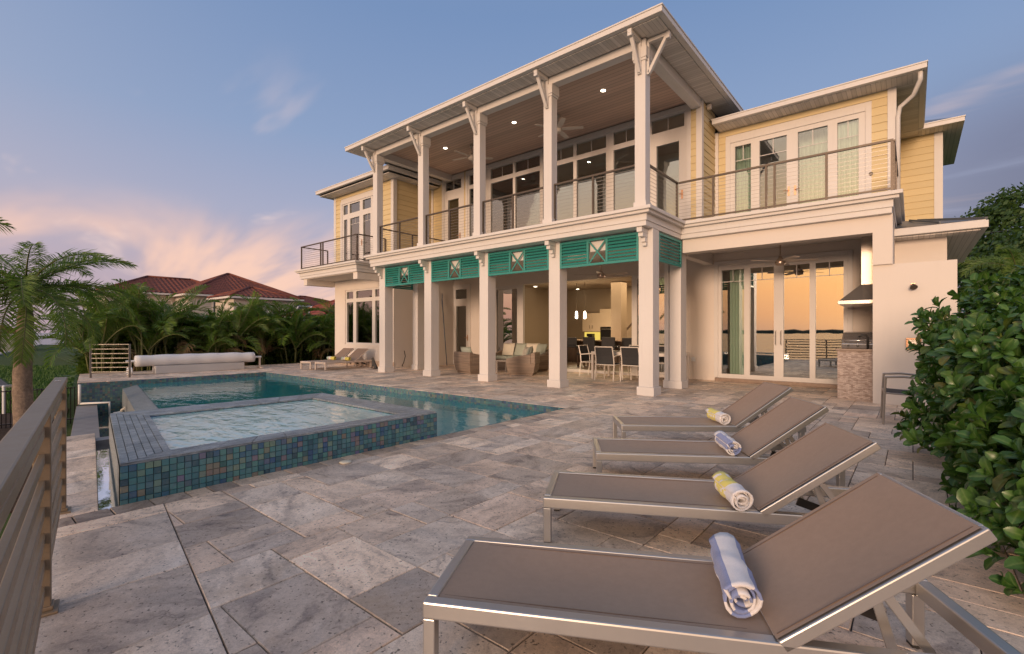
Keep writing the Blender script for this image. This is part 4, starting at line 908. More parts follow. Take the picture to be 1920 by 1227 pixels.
# ================================================================== things on the terrace
# ---------------------------------------------------------------- sun loungers
LW, LH, LZ, LB, LT, LL = .583, 1.19, .275, .68, .624, 1.90
HEM = plain('hem_thread', (.16, .11, .08), .8)
def make_lounger(frame=ALU):
    """local: x from the foot end to the head, y across; z=0 on the paving"""
    r = thing('sun_lounger', '', 'sun lounger')
    f = MB(); t = .048; h = .062
    for y in (0, LW - t): f.box(.0, LL, y, y + t, LZ - h, LZ)
    f.box(0, t*.9, t, LW - t, LZ - h + .002, LZ + .002); f.box(LL - .05, LL, t, LW - t, LZ - h, LZ - .002); f.box(LH + .03, LH + .07, t, LW - t, LZ - h, LZ - .03)
    f.build('frame', frame, r, bevel=.007)
    for x in (.002, LL - .06):
        for y in (.003, LW - .051):
            l = MB(); l.box(x, x + .045, y, y + .048, .012, LZ - h - .0005); lo = l.build('leg', frame, r, bevel=.004); q = MB(); q.box(x + .003, x + .042, y + .003, y + .045, .0, .012); q.build('foot_cap', DARKM, lo)
    s = MB(); n = 14; vs = []
    for i in range(n + 1):
        x = .046 + (LH - .05) * i / n
        for k in range(7):
            y = t + .001 + (LW - 2*t - .002) * k / 6; sag = .024 * math.sin(math.pi * k / 6) * math.sin(math.pi * min(1, max(0, i / n))); vs.append((x, y, LZ - .004 - sag))
    s.add(vs, [(i*7+k, (i+1)*7+k, (i+1)*7+k+1, i*7+k+1) for i in range(n) for k in range(6)]); b = len(s.v); so_ = s.build('seat_sling', SLING, r, smooth=True)
    for y in (t + .022, LW - t - .024): q = MB(); q.box(.05, LH - .01, y, y + .003, LZ - .0075, LZ - .0045); q.build('seam', HEM, so_)
    hx, hz = LH, LZ - .004; c, sn = math.cos(LT), math.sin(LT)
    def B(a, y, o=0.0): return Vector((hx + a*c - o*sn, y, hz + a*sn + o*c))
    s = MB(); vs = []
    for i in range(11):
        for k in range(7):
            y = .012 + (LW - .024) * k / 6; sag = .024 * math.sin(math.pi * k / 6) * math.sin(math.pi * i / 10) ; vs.append(B(LB * i / 10, y, .013 - sag))
    s.add(vs, [(i*7+k, (i+1)*7+k, (i+1)*7+k+1, i*7+k+1) for i in range(10) for k in range(6)]); so_ = s.build('back_sling', SLING, r, smooth=True)
    for y in (.032, LW - .035): q = MB(); q.bar(B(.01, y, .0118), B(LB - .01, y, .0118), .0035, .004, (-sn, 0, c)); q.build('seam', HEM, so_)
    f = MB()
    for y in (.014, LW - .014): f.bar(B(.0, y, -.012), B(LB + .012, y, -.012), .028, .042, (-sn, 0, c))
    f.bar(B(LB, .028, -.012), B(LB, LW - .028, -.012), .03, .04, (-sn, 0, c)); f.build('back_frame', frame, r, bevel=.005)
    for y in (.10, LW - .10):
        q = MB(); q.bar(B(.36, y, -.03), (hx + .52, y, LZ - .11), .022, .028); q.bar(B(.36, y + .045, -.03), (hx + .40, y + .045, LZ - .12), .008, .03); so = q.build('support_strut', frame, r); g = MB(); g.bar((hx + .36, y + .03, LZ - .09), (hx + .54, y + .03, LZ - .15), .012, .05); g.build('ratchet', DARKM, so)
    q = MB(); q.bar(B(.36, .03, -.035), B(.36, LW - .03, -.035), .022, .022); q.build('cross_rod', DARKM, r)
    return r
L0 = make_lounger()
spec = [(-1.363, 1.122, .498, 'taupe sling lounger nearest the camera, with a blue and white striped towel'), (-1.676, 2.29, .498, 'taupe sling lounger second from the camera, its yellow towel beside the hinge'),
        (-1.965, 3.415, .584, 'taupe sling lounger third from the camera, carrying a lavender blue towel'), (-2.35, 4.61, .654, 'taupe sling lounger of the near row that stands closest to the house')]
lgrp = 'taupe sun loungers in a row on the terrace'
loungers = []
for i, (x, y, a, lb) in enumerate(spec):
    o = L0 if i == 0 else copy_tree(L0); o.location = (x, y, 0); o.rotation_euler = (0, 0, a); o['label'] = lb; o['group'] = lgrp; loungers.append(o)
LF = make_lounger(ALUW); far_sp = [(-15.46, 7.98, 'far lounger left of the pair by the left wing window'), (-14.72, 8.10, 'far lounger right of the pair by the left wing window')]
# far pair: foot ends towards the pool, heads towards the house
for i, (x, y, lb) in enumerate(far_sp):
    o = LF if i == 0 else copy_tree(LF); o.location = (x, y - .0, 0); o.rotation_euler = (0, 0, rad(96)); o['label'] = lb + ', pale frame and taupe sling'; o['group'] = 'pair of loungers beside the left wing'
# ---------------------------------------------------------------- rolled towels
def make_towel(name, label, length, rad_, kind, turns=3.4):
    """rolled towel: a spiral band swept along local x; kind decides the pattern"""
    mb = MB(); n = int(turns * 16); nl = 16; r0 = .012; rr = random.Random(hash(label) % 1000 if False else len(label)); vs = []
    for i in range(n + 1):
        a = 2 * math.pi * turns * i / n; r = r0 + (rad_ - r0) * i / n
        for j in range(nl + 1):
            x = length * (j / nl - .5); wob = 1 + .05 * math.sin(a * 1.0 + j * .7) + .035 * math.sin(j * 1.3 + 2.3 * a) + .02 * math.sin(j * 2.9 - 3 * a); fl = 1 + .05 * (2 * j / nl - 1) ** 4
            sh = .012 * math.sin(a * .9) if j in (0, nl) else 0
            y, z = r * math.cos(a) * wob * fl * 1.06, r * math.sin(a) * wob * fl; vs.append((x + sh + (.012 * math.sin(i * .21 + j) if j in (0, 1, nl - 1, nl) else 0) + .005 * math.sin(i * .5), y, max(z, -rad_ * .90)))
    b = len(mb.v); mb.v += [Vector(p) for p in vs]; W_ = nl + 1
    for i in range(n):
        for j in range(nl):
            ang = (i / 16) % 1; q = j / nl
            if kind == 'stripe': mi = 1 if int(ang * 6 + .35) % 2 else 0
            elif kind == 'yellow': mi = 2 if (q < .60 and rr.random() > .12) else 1
            elif kind == 'lav': mi = 0 if (int(ang * 4 + .2) % 2 and q > .1) else 1
            else: mi = 2 if q < .45 else (1 if q < .62 else (3 if q < .8 else 4))
            mb.f.append([b + i*W_ + j, b + i*W_ + j + 1, b + (i+1)*W_ + j + 1, b + (i+1)*W_ + j]); mb.m.append(mi)
    # loose flap of the outer edge
    last = n * W_; m2 = len(mb.v)
    for j in range(W_): p = mb.v[b + last + j]; mb.v.append(Vector((p.x, p.y + .02, p.z - .03)))
    for j in range(nl): mb.f.append([b + last + j, b + last + j + 1, m2 + j + 1, m2 + j]); mb.m.append(1)
    o = mb.build(name, [TW_B, TW_W, TW_Y, TW_S, TW_G], None, True, label=label, cat='towel', group='rolled towels on the loungers')
    sd = o.modifiers.new('cloth', 'SOLIDIFY'); sd.thickness = .009; sd.offset = 0
    return o
tw = [('rolled blue and white striped towel on the nearest lounger', .40, .061, 'stripe'), ('rolled yellow and white towel on the second lounger from the camera', .36, .058, 'yellow'),
      ('rolled lavender blue and white towel on the third lounger from the camera', .38, .057, 'lav'), ('rolled yellow and white towel on the lounger closest to the house', .38, .060, 'yellow')]
tpos = [((1353, 1022), (1398, 1143)), ((1352, 905), (1392, 940)), ((1350, 822), (1376, 842)), ((1332, 776), (1360, 787))]
for i, (lb, ln, rr, kd) in enumerate(tw):
    x, y, a, _ = spec[i]; d = Vector((math.cos(a), math.sin(a), 0)); nrm = Vector((-d.y, d.x, 0))
    z = LZ + rr * .90 + .004; P0 = onz(*tpos[i][0], z); P1 = onz(*tpos[i][1], z); mid = (P0 + P1) / 2; ax = (P1 - P0)
    o = make_towel('rolled_towel', lb, min(ln, max(.3, ax.length)), rr, kd); o.location = (mid.x, mid.y, z); o.rotation_euler = (0, 0, math.atan2(ax.y, ax.x))
for (x, y, lb), w_ in zip(far_sp, ('left', 'right')):
    o = make_towel('rolled_towel', f'small rolled yellow and green towel on the far {w_} lounger', .40, .062, 'far'); a = rad(96); d = Vector((math.cos(a), math.sin(a), 0)); nrm = Vector((-d.y, d.x, 0)); c = Vector((x, y, 0)) + d * 1.02 + nrm * .29; o.location = (c.x, c.y, LZ + .062); o.rotation_euler = (0, 0, a + rad(90))
# ---------------------------------------------------------------- railing beside the camera
rl = thing('terrace_railing', 'taupe aluminium terrace railing with horizontal slats at the left edge', 'railing', (-2.9, ye(-2.9), 0), world=True)
A, B_ = Vector((-1.245, ye(-1.245, -.05), 0)), Vector((-4.60, ye(-4.60, -.04), 0)); dd = (B_ - A).normalized()
mb = MB(); mb.bar(A - dd * .03 + Vector((0,0,.915)), B_ + dd * .03 + Vector((0,0,.915)), .068, .04); mb.build('top_rail', RAILM, rl, bevel=.006)
for t in (.012, .52, .985):
    p = A.lerp(B_, t); M_ = T(p.x, p.y, 0) @ Rz(math.atan2(dd.y, dd.x)); mb = MB(); mb.box(-.03, .03, -.03, .03, .013, .892, M_); q = mb.build('post', RAILM, rl, bevel=.004); mb = MB(); mb.box(-.065, .065, -.055, .055, .0015, .013, M_); mb.box(-.04, .04, -.038, .038, .013, .03, M_); mb.build('base_plate', RAILM, q, bevel=.003)
for k in range(7):
    z = .10 + k * .118
    for t0, t1 in ((.022, .511), (.529, .976)): mb = MB(); mb.bar(A.lerp(B_, t0) + Vector((0,0,z)), A.lerp(B_, t1) + Vector((0,0,z)), .022, .045); mb.build('slat', RAILM, rl, bevel=.003)
mb = MB(); q = A.lerp(B_, .88); mb.tube([(q.x + .012*math.cos(a), q.y + .012*math.sin(a), .9405) for a in [k*.6 for k in range(10)]], .0025, 5); mb.build('screw_eye', STEEL, rl)
# guard at the far end of the pool
gp = [onz(170, 709), onz(243, 708)]
gd = thing('pool_guard', 'grey metal guard rail with seven bars at the far end of the pool', 'railing', (gp[0].x, gp[0].y, 0), world=True)
for p in gp: mb = MB(); mb.cb((p.x, p.y, .47), (.045, .045, .93)); mb.build('post', GATEM, gd)
for k in range(7): z = .16 + k * .127; mb = MB(); mb.bar((gp[0].x, gp[0].y, z), (gp[1].x, gp[1].y, z), .02, .022); mb.build('bar', GATEM, gd)
# ---------------------------------------------------------------- pool cover reel
ra, rb_ = Vector((-17.75, 3.75, 0)), Vector((-17.65, 7.05, 0))
re = thing('pool_cover_reel', 'white pool cover rolled on a low reel with a crank wheel', 'pool reel', (-17.7, 5.4, 0), world=True); axd = (rb_ - ra).normalized()
mb = MB(); n = 26; pts = [ra.lerp(rb_, i/n) + Vector((0, 0, .40)) for i in range(n+1)]; mb.tube(pts, [.165 + .006 * math.sin(i*1.3) + (.012 if 3 < i < 23 else 0) for i in range(n+1)], 18); mb.build('cover_roll', WHITEP, re, True)
mb = MB(); mb.tube([ra - axd*.22 + Vector((0,0,.40)), rb_ + axd*.25 + Vector((0,0,.40))], .03, 10); mb.build('axle', PVC, re)
mb = MB(); mb.box(ra.x - .14, rb_.x + .14, ra.y + .45, rb_.y - .35, .0015, .235); mb.build('box_bench', plain('grey_resin', (.52, .52, .52), .6), re, bevel=.01)
for p in (ra - axd*.12, rb_ + axd*.2):
    mb = MB(); mb.bar(p + Vector((0,0,.002)), p + Vector((0,0,.39)), .05, .05); mb.bar(p + Vector((-.22,0,.025)), p + Vector((.22,0,.025)), .05, .04); mb.build('stand', ALUW, re)
for o_ in (-.20, -.13):
    c = ra + axd*o_ + Vector((.15, 0, .115)); wm = MB(); R_ = T(*c) @ Matrix.Rotation(rad(90), 4, 'X')
    wm.lathe([(.105, -.02), (.115, -.01), (.115, .01), (.105, .02)], (0,0,0), 24, R_); w_ = wm.build('crank_wheel', PVC, re); q = MB()
    for k in range(6): a = k*math.pi/3; q.lathe([(.02, -.024), (.02, .024)], (.068*math.cos(a), .068*math.sin(a), 0), 8, R_)
    q.build('finger_hole', plain('blue_dark', (.03, .05, .12), .5), w_)
# ---------------------------------------------------------------- pipework and skimmer float in the overflow trough
pp = thing('overflow_pipe', 'white plastic pipe with elbow over the far overflow trough', 'pipe', (PW + .1, ye(PW, .3), -.55), world=True); a0 = Vector((PW + .06, ye(PW, -.10), 0))
mb = MB(); mb.tube([a0 + Vector((0,0,-.02)), a0 + Vector((0,0,-.50))], .03, 8); mb.tube([a0 + Vector((0,0,-.49)), Vector((PW + .3, ye(PW, .42), -.49)), Vector((PW + .3, ye(PW, .42), -.95))], .026, 8); mb.build('pipe_run', PVC, pp, True)
p = onz(225, 771, -.62); sk = thing('fill_valve', 'pale plastic float and elbow in the overflow trough beside the spa', 'valve', (p.x, p.y, -.8), world=True); mb = MB(); mb.lathe([(.02, -.03), (.13, -.012), (.13, .012), (.03, .03)], (p.x, p.y, -.66), 18); mb.build('float_disc', PVC, sk, True); mb = MB(); mb.tube([(p.x + .02, p.y + .03, -.8), (p.x + .02, p.y + .03, -.60), (p.x + .06, p.y + .10, -.54), (p.x + .08, p.y + .15, -.60)], .035, 8); mb.build('elbow', plain('beige_pvc', (.55, .50, .42), .5), sk, True)
p = onz(648, 868); mb = MB(); mb.lathe([(.055, 0), (.06, .006), (.045, .014), (.015, .016)], (p.x, p.y, .002), 20); mb.build('deck_drain_cap', plain('ivory', (.70, .64, .50), .6), None, True, label='small round ivory cap on the paving in front of the spa', cat='drain cap')
# ---------------------------------------------------------------- cat figure by the first column
p = onz(703, 692.5); cat = thing('cat_figure', 'grey tabby cat figure sitting at the foot of the leftmost column', 'cat figure', (p.x, p.y, 0), rz=rad(-35)); FUR = plain('tabby', (.09, .085, .08), .9, 0, .6, 40)
bm = bmesh.new(); me = bpy.data.meshes.new('body'); vsk = [((0,0,.09), .075), ((.0,-.03,.20), .065), ((0,-.05,.29), .045), ((0,-.075,.35), .052), ((0,-.115,.345), .024), ((.035,-.09,.12), .02), ((.035,-.10,.02), .018), ((-.035,-.09,.12), .02), ((-.035,-.10,.02), .018), ((.06,.02,.05), .035), ((.07,-.06,.02), .02), ((-.06,.02,.05), .035), ((-.07,-.06,.02), .02), ((0,.09,.04), .018), ((.09,.09,.022), .014), ((.12,.0,.018), .010), ((.032,-.06,.40), .013), ((.038,-.06,.425), .005), ((-.032,-.06,.40), .013), ((-.038,-.06,.425), .005)]
ed = [(0,1),(1,2),(2,3),(3,4),(1,5),(5,6),(1,7),(7,8),(0,9),(9,10),(0,11),(11,12),(0,13),(13,14),(14,15),(3,16),(16,17),(3,18),(18,19)]
me.from_pydata([v[0] for v in vsk], ed, []); me.materials.append(FUR); bm.free()
co = obj('body', me, cat, loc=(0,0,0)); co.modifiers.new('skin', 'SKIN'); ss = co.modifiers.new('sub', 'SUBSURF'); ss.levels = 1; ss.render_levels = 2
for i, v in enumerate(vsk): me.skin_vertices[0].data[i].radius = (v[1], v[1])
me.skin_vertices[0].data[0].use_root = True
q = MB(); 
for s in (-1, 1): q.lathe([(.002, -.006), (.009, 0), (.002, .006)], (s*.022, -.122, .362), 8)
q.build('eyes', emit('none', (0,0,0), 0) if False else plain('cat_eye', (.25, .22, .05), .2), cat)
# ---------------------------------------------------------------- hose and pole on the left wing wall
hp = [onx(u, v, XI + .10) for u, v in ((758, 658), (760, 668), (757, 680), (754, 686))]; e0 = onz(757, 688.5, .02); e1 = onz(775, 687, .02)
mb = MB(); mb.tube([*hp, Vector((e0.x, e0.y, .03)), Vector(((e0.x+e1.x)/2, (e0.y+e1.y)/2, .016)), Vector((e1.x, e1.y, .016))], .014, 7); hz = mb.build('garden_hose', DARKM, None, True, label='black hose hanging down the left wing wall behind the columns', cat='hose')
mb = MB(); mb.lathe([(.03, 0), (.055, .02), (.055, .07), (.02, .11)], (e1.x + .05, e1.y, .002), 14); mb.build('hose_nozzle', plain('coral_plastic', (.65, .13, .10), .5), None, True, label='small coral red plastic nozzle on the floor at the hose end', cat='hose nozzle')
pb, pt = onz(838, 686), onx(829, 563, XI + .05); mb = MB(); mb.tube([(pb.x, pb.y, .005), (pt.x, pt.y, pt.z)], .016, 8); mb.tube([(pt.x, pt.y, pt.z - .01), (pt.x, pt.y + .01, pt.z + .25)], .013, 8); mb.build('pool_pole', plain('blue_pole', (.06, .10, .17), .4, .3), None, True, label='blue telescopic pool pole leaning in the porch corner', cat='pool pole')
# ---------------------------------------------------------------- wicker lounge set
def wicker_seat(name, label, loc, rz, w, d, h=.66, seats=1, cushions=()):
    r = thing(name, label, 'armchair' if seats == 1 else 'sofa', loc, rz); mb = MB()
    def taper(x0, x1, y0, y1, z0, z1, k): 
        mb.add([(x0*k[0],y0*k[1],z0),(x1*k[0],y0*k[1],z0),(x1*k[0],y1*k[1],z0),(x0*k[0],y1*k[1],z0),(x0,y0,z1),(x1,y0,z1),(x1,y1,z1),(x0,y1,z1)], [(3,2,1,0),(4,5,6,7),(0,1,5,4),(1,2,6,5),(2,3,7,6),(3,0,4,7)])
    W2, D2 = w/2, d/2; k = (.88, .88)
    # plinth, body, arms and back; front faces -y
    mb.box(-W2*.80, W2*.80, -D2*.80, D2*.80, .002, .075); taper(-W2, W2, -D2, D2, .075, .36, k)
    mb.build('base', WICK, r, bevel=.012)
    for s in (-1, 1):
        mb = MB(); x0, x1 = sorted((s*W2, s*(W2-.13))); mb.add([(x0,-D2,.36),(x1,-D2,.36),(x1,D2-.13,.36),(x0,D2-.13,.36),(x0*.985,-D2*.97,.50),(x1*.985,-D2*.97,.50),(x1,D2-.13,h-.03),(x0,D2-.13,h-.03)], [(4,5,6,7),(0,1,5,4),(1,2,6,5),(2,3,7,6),(3,0,4,7)]); mb.build('armrest', WICK, r, bevel=.015)
    mb = MB(); mb.box(-W2, W2, D2-.13, D2, .36, h); mb.build('backrest', WICK, r, bevel=.018)
    sw_ = (w - .28) / seats
    for i in range(seats): mb = MB(); x = -W2 + .14 + sw_*i; mb.box(x + .005, x + sw_ - .005, -D2 + .02, D2 - .14, .362, .47); mb.build('seat_cushion', CUSH, r, bevel=.03)
    for (x, y, z, sx, sz, a, m_) in cushions:
        mb = MB(); n = 8; vs = []
        for s in (-1, 1):
            for i in range(n+1):
                for j in range(n+1):
                    p, q = 2*i/n-1, 2*j/n-1; th = .075 * (1-p**4) * (1-q**4) + .006; pin = 1 - .10*(abs(p*q)) * 0 + .06 * (p*p*q*q); vs.append((p*sx/2*pin, s*th, q*sz/2*pin))
        W_ = (n+1)**2
        fs = [(s*W_+i*(n+1)+j, s*W_+(i+1)*(n+1)+j, s*W_+(i+1)*(n+1)+j+1, s*W_+i*(n+1)+j+1) for s in (0,1) for i in range(n) for j in range(n)]
        for i in range(n):
            for a_, b_ in ((i*(n+1), (i+1)*(n+1)), (i*(n+1)+n, (i+1)*(n+1)+n), (i, i+1), (n*(n+1)+i, n*(n+1)+i+1)): fs.append((a_, b_, W_+b_, W_+a_))
        Mx = T(x, y, z) @ Rz(a) @ Matrix.Rotation(rad(-18), 4, 'X'); mb.add([Mx @ Vector(v) for v in vs], fs); mb.build('cushion', m_, r, True)
    return r
wp_ = onz(878, 703); wicker_seat('wicker_armchair', 'beige wicker armchair with its back to the pool, left of the coffee table', (-10.45, 10.62, 0), rad(180-12), .92, .86, .66, 1, ((0, .22, .62, .55, .40, 0, CUSH),))
wicker_seat('wicker_armchair', 'beige wicker armchair with pale cushions, right of the coffee table', (-8.88, 11.15, 0), rad(-62), .95, .86, .66, 1, ((.05, .20, .64, .50, .42, .1, CUSH), (-.15, .05, .62, .44, .40, .5, CUSHC)))
wicker_seat('wicker_sofa', 'long beige wicker sofa with sage and cream cushions against the glass', (-10.0, 12.45, 0), 0, 2.1, .82, .70, 3, ((-.7, .16, .68, .46, .42, .1, CUSHC), (-.2, .18, .68, .46, .42, -.1, CUSH), (.35, .14, .68, .48, .44, .15, CUSHC), (.72, .12, .68, .46, .42, -.2, CUSH)))
ct = thing('coffee_table', 'low grey slatted coffee table between the wicker seats', 'coffee table', (-9.55, 11.45, 0), rz=rad(8)); mb = MB()
for k in range(6): q = MB(); q.box(-.45, .45, -.31 + k*.105, -.31 + k*.105 + .095, .36, .39); q.build('slat', plain('grey_teak', (.32, .28, .25), .6) if k == 0 else bpy.data.materials['grey_teak'], ct)
for x in (-.4, .4):
    for y in (-.26, .26): q = MB(); q.cb((x, y, .18), (.05, .05, .358)); q.build('leg', bpy.data.materials['grey_teak'], ct)
# ---------------------------------------------------------------- dining set
def make_chair(frame, mesh):
    r = thing('dining_chair', '', 'chair'); f = .024
    # front faces +y; back at -y
    for s in (-1, 1):
        x = s*.265; q = MB(); q.tube([(x, .25, .003), (x, .235, .43), (x, .225, .64)], .014, 6); q.build('front_leg', frame, r)
        q = MB(); q.tube([(x, -.30, .003), (x*.98, -.24, .42), (x*.95, -.26, .62), (x*.93, -.325, .88)], .014, 6); q.build('rear_leg', frame, r)
        q = MB(); q.tube([(x, .235, .645), (x, .05, .66), (x, -.26, .635)], .016, 6); q.build('armrest', frame, r)
    q = MB(); q.tube([(-.262, .235, .435), (.262, .235, .435)], .013, 6); q.tube([(-.258, -.235, .415), (.258, -.235, .415)], .013, 6); q.tube([(-.26, .235, .43), (-.257, -.24, .415)], .012, 6); q.tube([(.26, .235, .43), (.257, -.24, .415)], .012, 6); q.build('frame', frame, r); q = MB(); q.tube([(-.246, -.325, .88), (.246, -.325, .88)], .014, 6); q.build('top_rail', frame, r)
    q = MB(); q.add([(-.25,.23,.442),(.25,.23,.442),(.25,0,.425),(-.25,0,.425),(.245,-.23,.42),(-.245,-.23,.42)], [(0,1,2,3),(3,2,4,5)]); q.build('seat', mesh, r)
    q = MB(); vs = []
    for y, z in ((-.243, .44), (-.25, .55), (-.262, .64), (-.295, .77), (-.322, .87)): vs += [(-.238, y, z), (.238, y, z)]
    q.add(vs, [(2*i, 2*i+1, 2*i+3, 2*i+2) for i in range(4)]); q.build('backrest', mesh, r)
    return r
DC = make_chair(WHITEM, CHARC); tcx, tcy = -5.55, 11.85
cs = [(-6.13, 11.32, 2, 'white chair with charcoal sling, left of the two backed to the pool'), (-5.43, 11.42, -3, 'white chair with charcoal sling, right of the two backed to the pool'), (-7.0, 11.98, -88, 'white chair with charcoal sling at the left end of the dining table'),
      (-6.05, 12.52, 180, 'white chair with charcoal sling on the far side of the table, left'), (-5.25, 12.52, 176, 'white chair with charcoal sling on the far side of the table, right')]
for i, (x, y, a, lb) in enumerate(cs):
    o = DC if i == 0 else copy_tree(DC); o.location = (x, y, 0); o.rotation_euler = (0, 0, rad(a)); o['label'] = lb; o['group'] = 'chairs round the porch dining table'
dt = thing('dining_table', 'long white framed dining table with grey slatted top on the porch', 'dining table', (tcx, tcy, 0))
for k in range(8): q = MB(); q.box(-1.10, 1.10, -.44 + k*.11, -.44 + k*.11 + .102, .715, .74); q.build('slat', TABLET, dt)
q = MB(); q.box(-1.15, 1.15, -.49, -.442, .66, .74); q.box(-1.15, 1.15, .442, .49, .66, .74); q.box(-1.15, -1.102, -.442, .442, .66, .74); q.box(1.102, 1.15, -.442, .442, .66, .74); q.build('frame', WHITEM, dt, bevel=.004)
for x in (-1.115, 1.115):
    for y in (-.455, .455): q = MB(); q.cb((x, y, .331), (.06, .06, .658)); q.build('leg', WHITEM, dt)
GOBL = m_glass('clear_glass', (.9, .9, .88), .08)
for i, (dx, dy, lb) in enumerate(((-.62, .05, 'left'), (-.15, -.15, 'middle'), (.42, .02, 'right'))):
    q = MB(); q.lathe([(.03, .0), (.03, .003), (.005, .006), (.005, .08), (.035, .12), (.036, .17), (.033, .17), (.032, .122), (.002, .085)], (tcx+dx, tcy+dy, .7415), 14); q.build('wine_glass', GOBL, None, True, label=f'clear stemmed glass on the dining table, {lb} of three', cat='glass', group='glasses on the dining table')
q = MB(); q.lathe([(.035, 0), (.036, .16), (.012, .22), (.012, .28)], (tcx+.22, tcy+.12, .7415), 14); q.build('bottle', plain('frosted_bottle', (.70, .66, .58), .35), None, True, label='slim pale bottle standing on the dining table', cat='bottle')
PLATE = plain('plate', (.70, .68, .64), .3)
for dx, dy, lb in ((-.55, -.27, 'in front of the left chair'), (.12, -.27, 'in front of the right chair')): q = MB(); q.lathe([(.07, 0), (.13, .015), (.128, .018), (.06, .005)], (tcx+dx, tcy+dy, .7415), 20); q.build('plate', PLATE, None, True, label=f'pale plate on the dining table {lb}', cat='plate', group='plates on the dining table')
# stacked bronze armchairs at the right wall
BC = make_chair(plain('bronze_tube', (.40, .35, .30), .4, .4), CHARC)
BC.location = (-.06, 8.58, 0); BC.rotation_euler = (0, 0, rad(94)); BC.scale = (1.25, 1.08, 1.0); BC['label'] = 'taupe tube armchair half hidden by the hedge at the shower wall'; BC.name = 'tube_armchair'
# ---------------------------------------------------------------- outdoor kitchen
gc = thing('grill_counter', 'grill counter clad in split stone with a granite top', 'grill counter', (-.82, 11.9, 0), world=True)
mb = MB(); mb.box(-1.10, -.545, 11.0, YR - .11, .002, .905); mb.build('stone_body', m_ledger('split_stone'), gc)
mb = MB(); mb.box(-1.13, -.545, 10.97, YR - .11, .906, .945); mb.build('counter_top', STONE, gc, bevel=.006)
gr = thing('grill', 'stainless steel built-in grill with its lid closed on the stone counter', 'grill', (-.84, 11.6, .945), world=True)
mb = MB(); sec = [(11.25, .946), (11.22, 1.03), (11.30, 1.12), (11.55, 1.25), (11.85, 1.27), (11.98, 1.18), (12.0, .946)]
mb.add([(-1.06, y, z) for y, z in sec] + [(-.56, y, z) for y, z in sec], [tuple(range(7))[::-1], tuple(range(7, 14))] + [(i, (i+1) % 7, 7 + (i+1) % 7, 7 + i) for i in range(7)]); mb.build('lid', STEEL, gr, bevel=.01)
mb = MB(); mb.tube([(-1.02, 11.27, 1.08), (-1.02, 11.20, 1.10), (-.62, 11.20, 1.10), (-.62, 11.27, 1.08)], .014, 8); mb.build('lid_handle', STEEL, gr, True)
for x in (-.95, -.80): mb = MB(); mb.lathe([(.022, 0), (.018, .035)], (0,0,0), 12, T(x, 11.235, 1.0) @ Matrix.Rotation(rad(90), 4, 'X')); mb.build('knob', DARKM, gr)
mb = MB(); mb.tube([(-.64, 11.12, .946), (-.64, 11.12, 1.14), (-.66, 11.10, 1.20), (-.73, 11.08, 1.20), (-.77, 11.07, 1.16)], .018, 8); mb.build('faucet', DARKM, None, True, label='dark curved faucet at the right end of the grill counter', cat='faucet')
hd = thing('range_hood', 'copper lit steel range hood with flared canopy above the grill', 'range hood', (-.82, 12.2, 1.8), world=True)
mb = MB(); mb.box(-.78, -.545, 11.75, 12.7, 2.20, 3.30); mb.build('chimney', STEEL, hd)
mb = MB(); mb.add([(-1.10,11.25,1.87),(-.545,11.25,1.87),(-.545,12.9,1.87),(-1.10,12.9,1.87),(-.79,11.72,2.20),(-.545,11.72,2.20),(-.545,12.72,2.20),(-.79,12.72,2.20)], [(0,1,5,4),(1,2,6,5),(2,3,7,6),(3,0,4,7),(4,5,6,7)]); mb.build('canopy', STEEL, hd)
mb = MB(); mb.box(-1.12, -.545, 11.23, 12.92, 1.80, 1.87); mb.build('canopy_rim', STEEL, hd, bevel=.004)
# wall lamp and framed valve
p = ony(1712, 538, 10.6); wl_ = thing('wall_lamp', 'small dark wall lamp on the shower wall', 'wall lamp', (p.x, 10.6, p.z), world=True); mb = MB(); mb.cb((p.x, 10.59, p.z + .03), (.055, .02, .06)); mb.build('back_plate', COPPER, wl_); mb = MB(); mb.tube([(p.x, 10.58, p.z + .03), (p.x + .0, 10.51, p.z + .02), (p.x + .01, 10.47, p.z - .02)], [.02, .03, .055], 10); mb.build('lamp_head', BRONZE, wl_)
p = ony(1713, 645, 10.6); fv = thing('shower_valve', 'copper framed square shower valve on the white wall', 'shower valve', (p.x, 10.6, p.z), world=True); mb = MB(); s = .085
for c, z_ in (((p.x, 10.588, p.z + s), (.2, .022, .03)), ((p.x, 10.588, p.z - s), (.2, .022, .03)), ((p.x - s, 10.588, p.z), (.03, .022, .14)), ((p.x + s, 10.588, p.z), (.03, .022, .14))): mb.cb(c, z_)
mb.build('frame', COPPER, fv, bevel=.004); mb = MB(); mb.cb((p.x, 10.594, p.z), (.14, .01, .14)); mb.lathe([(.035, 0), (.03, .03)], (0,0,0), 14, T(p.x, 10.588, p.z) @ Matrix.Rotation(rad(90), 4, 'X')); mb.build('valve', STEEL, fv)
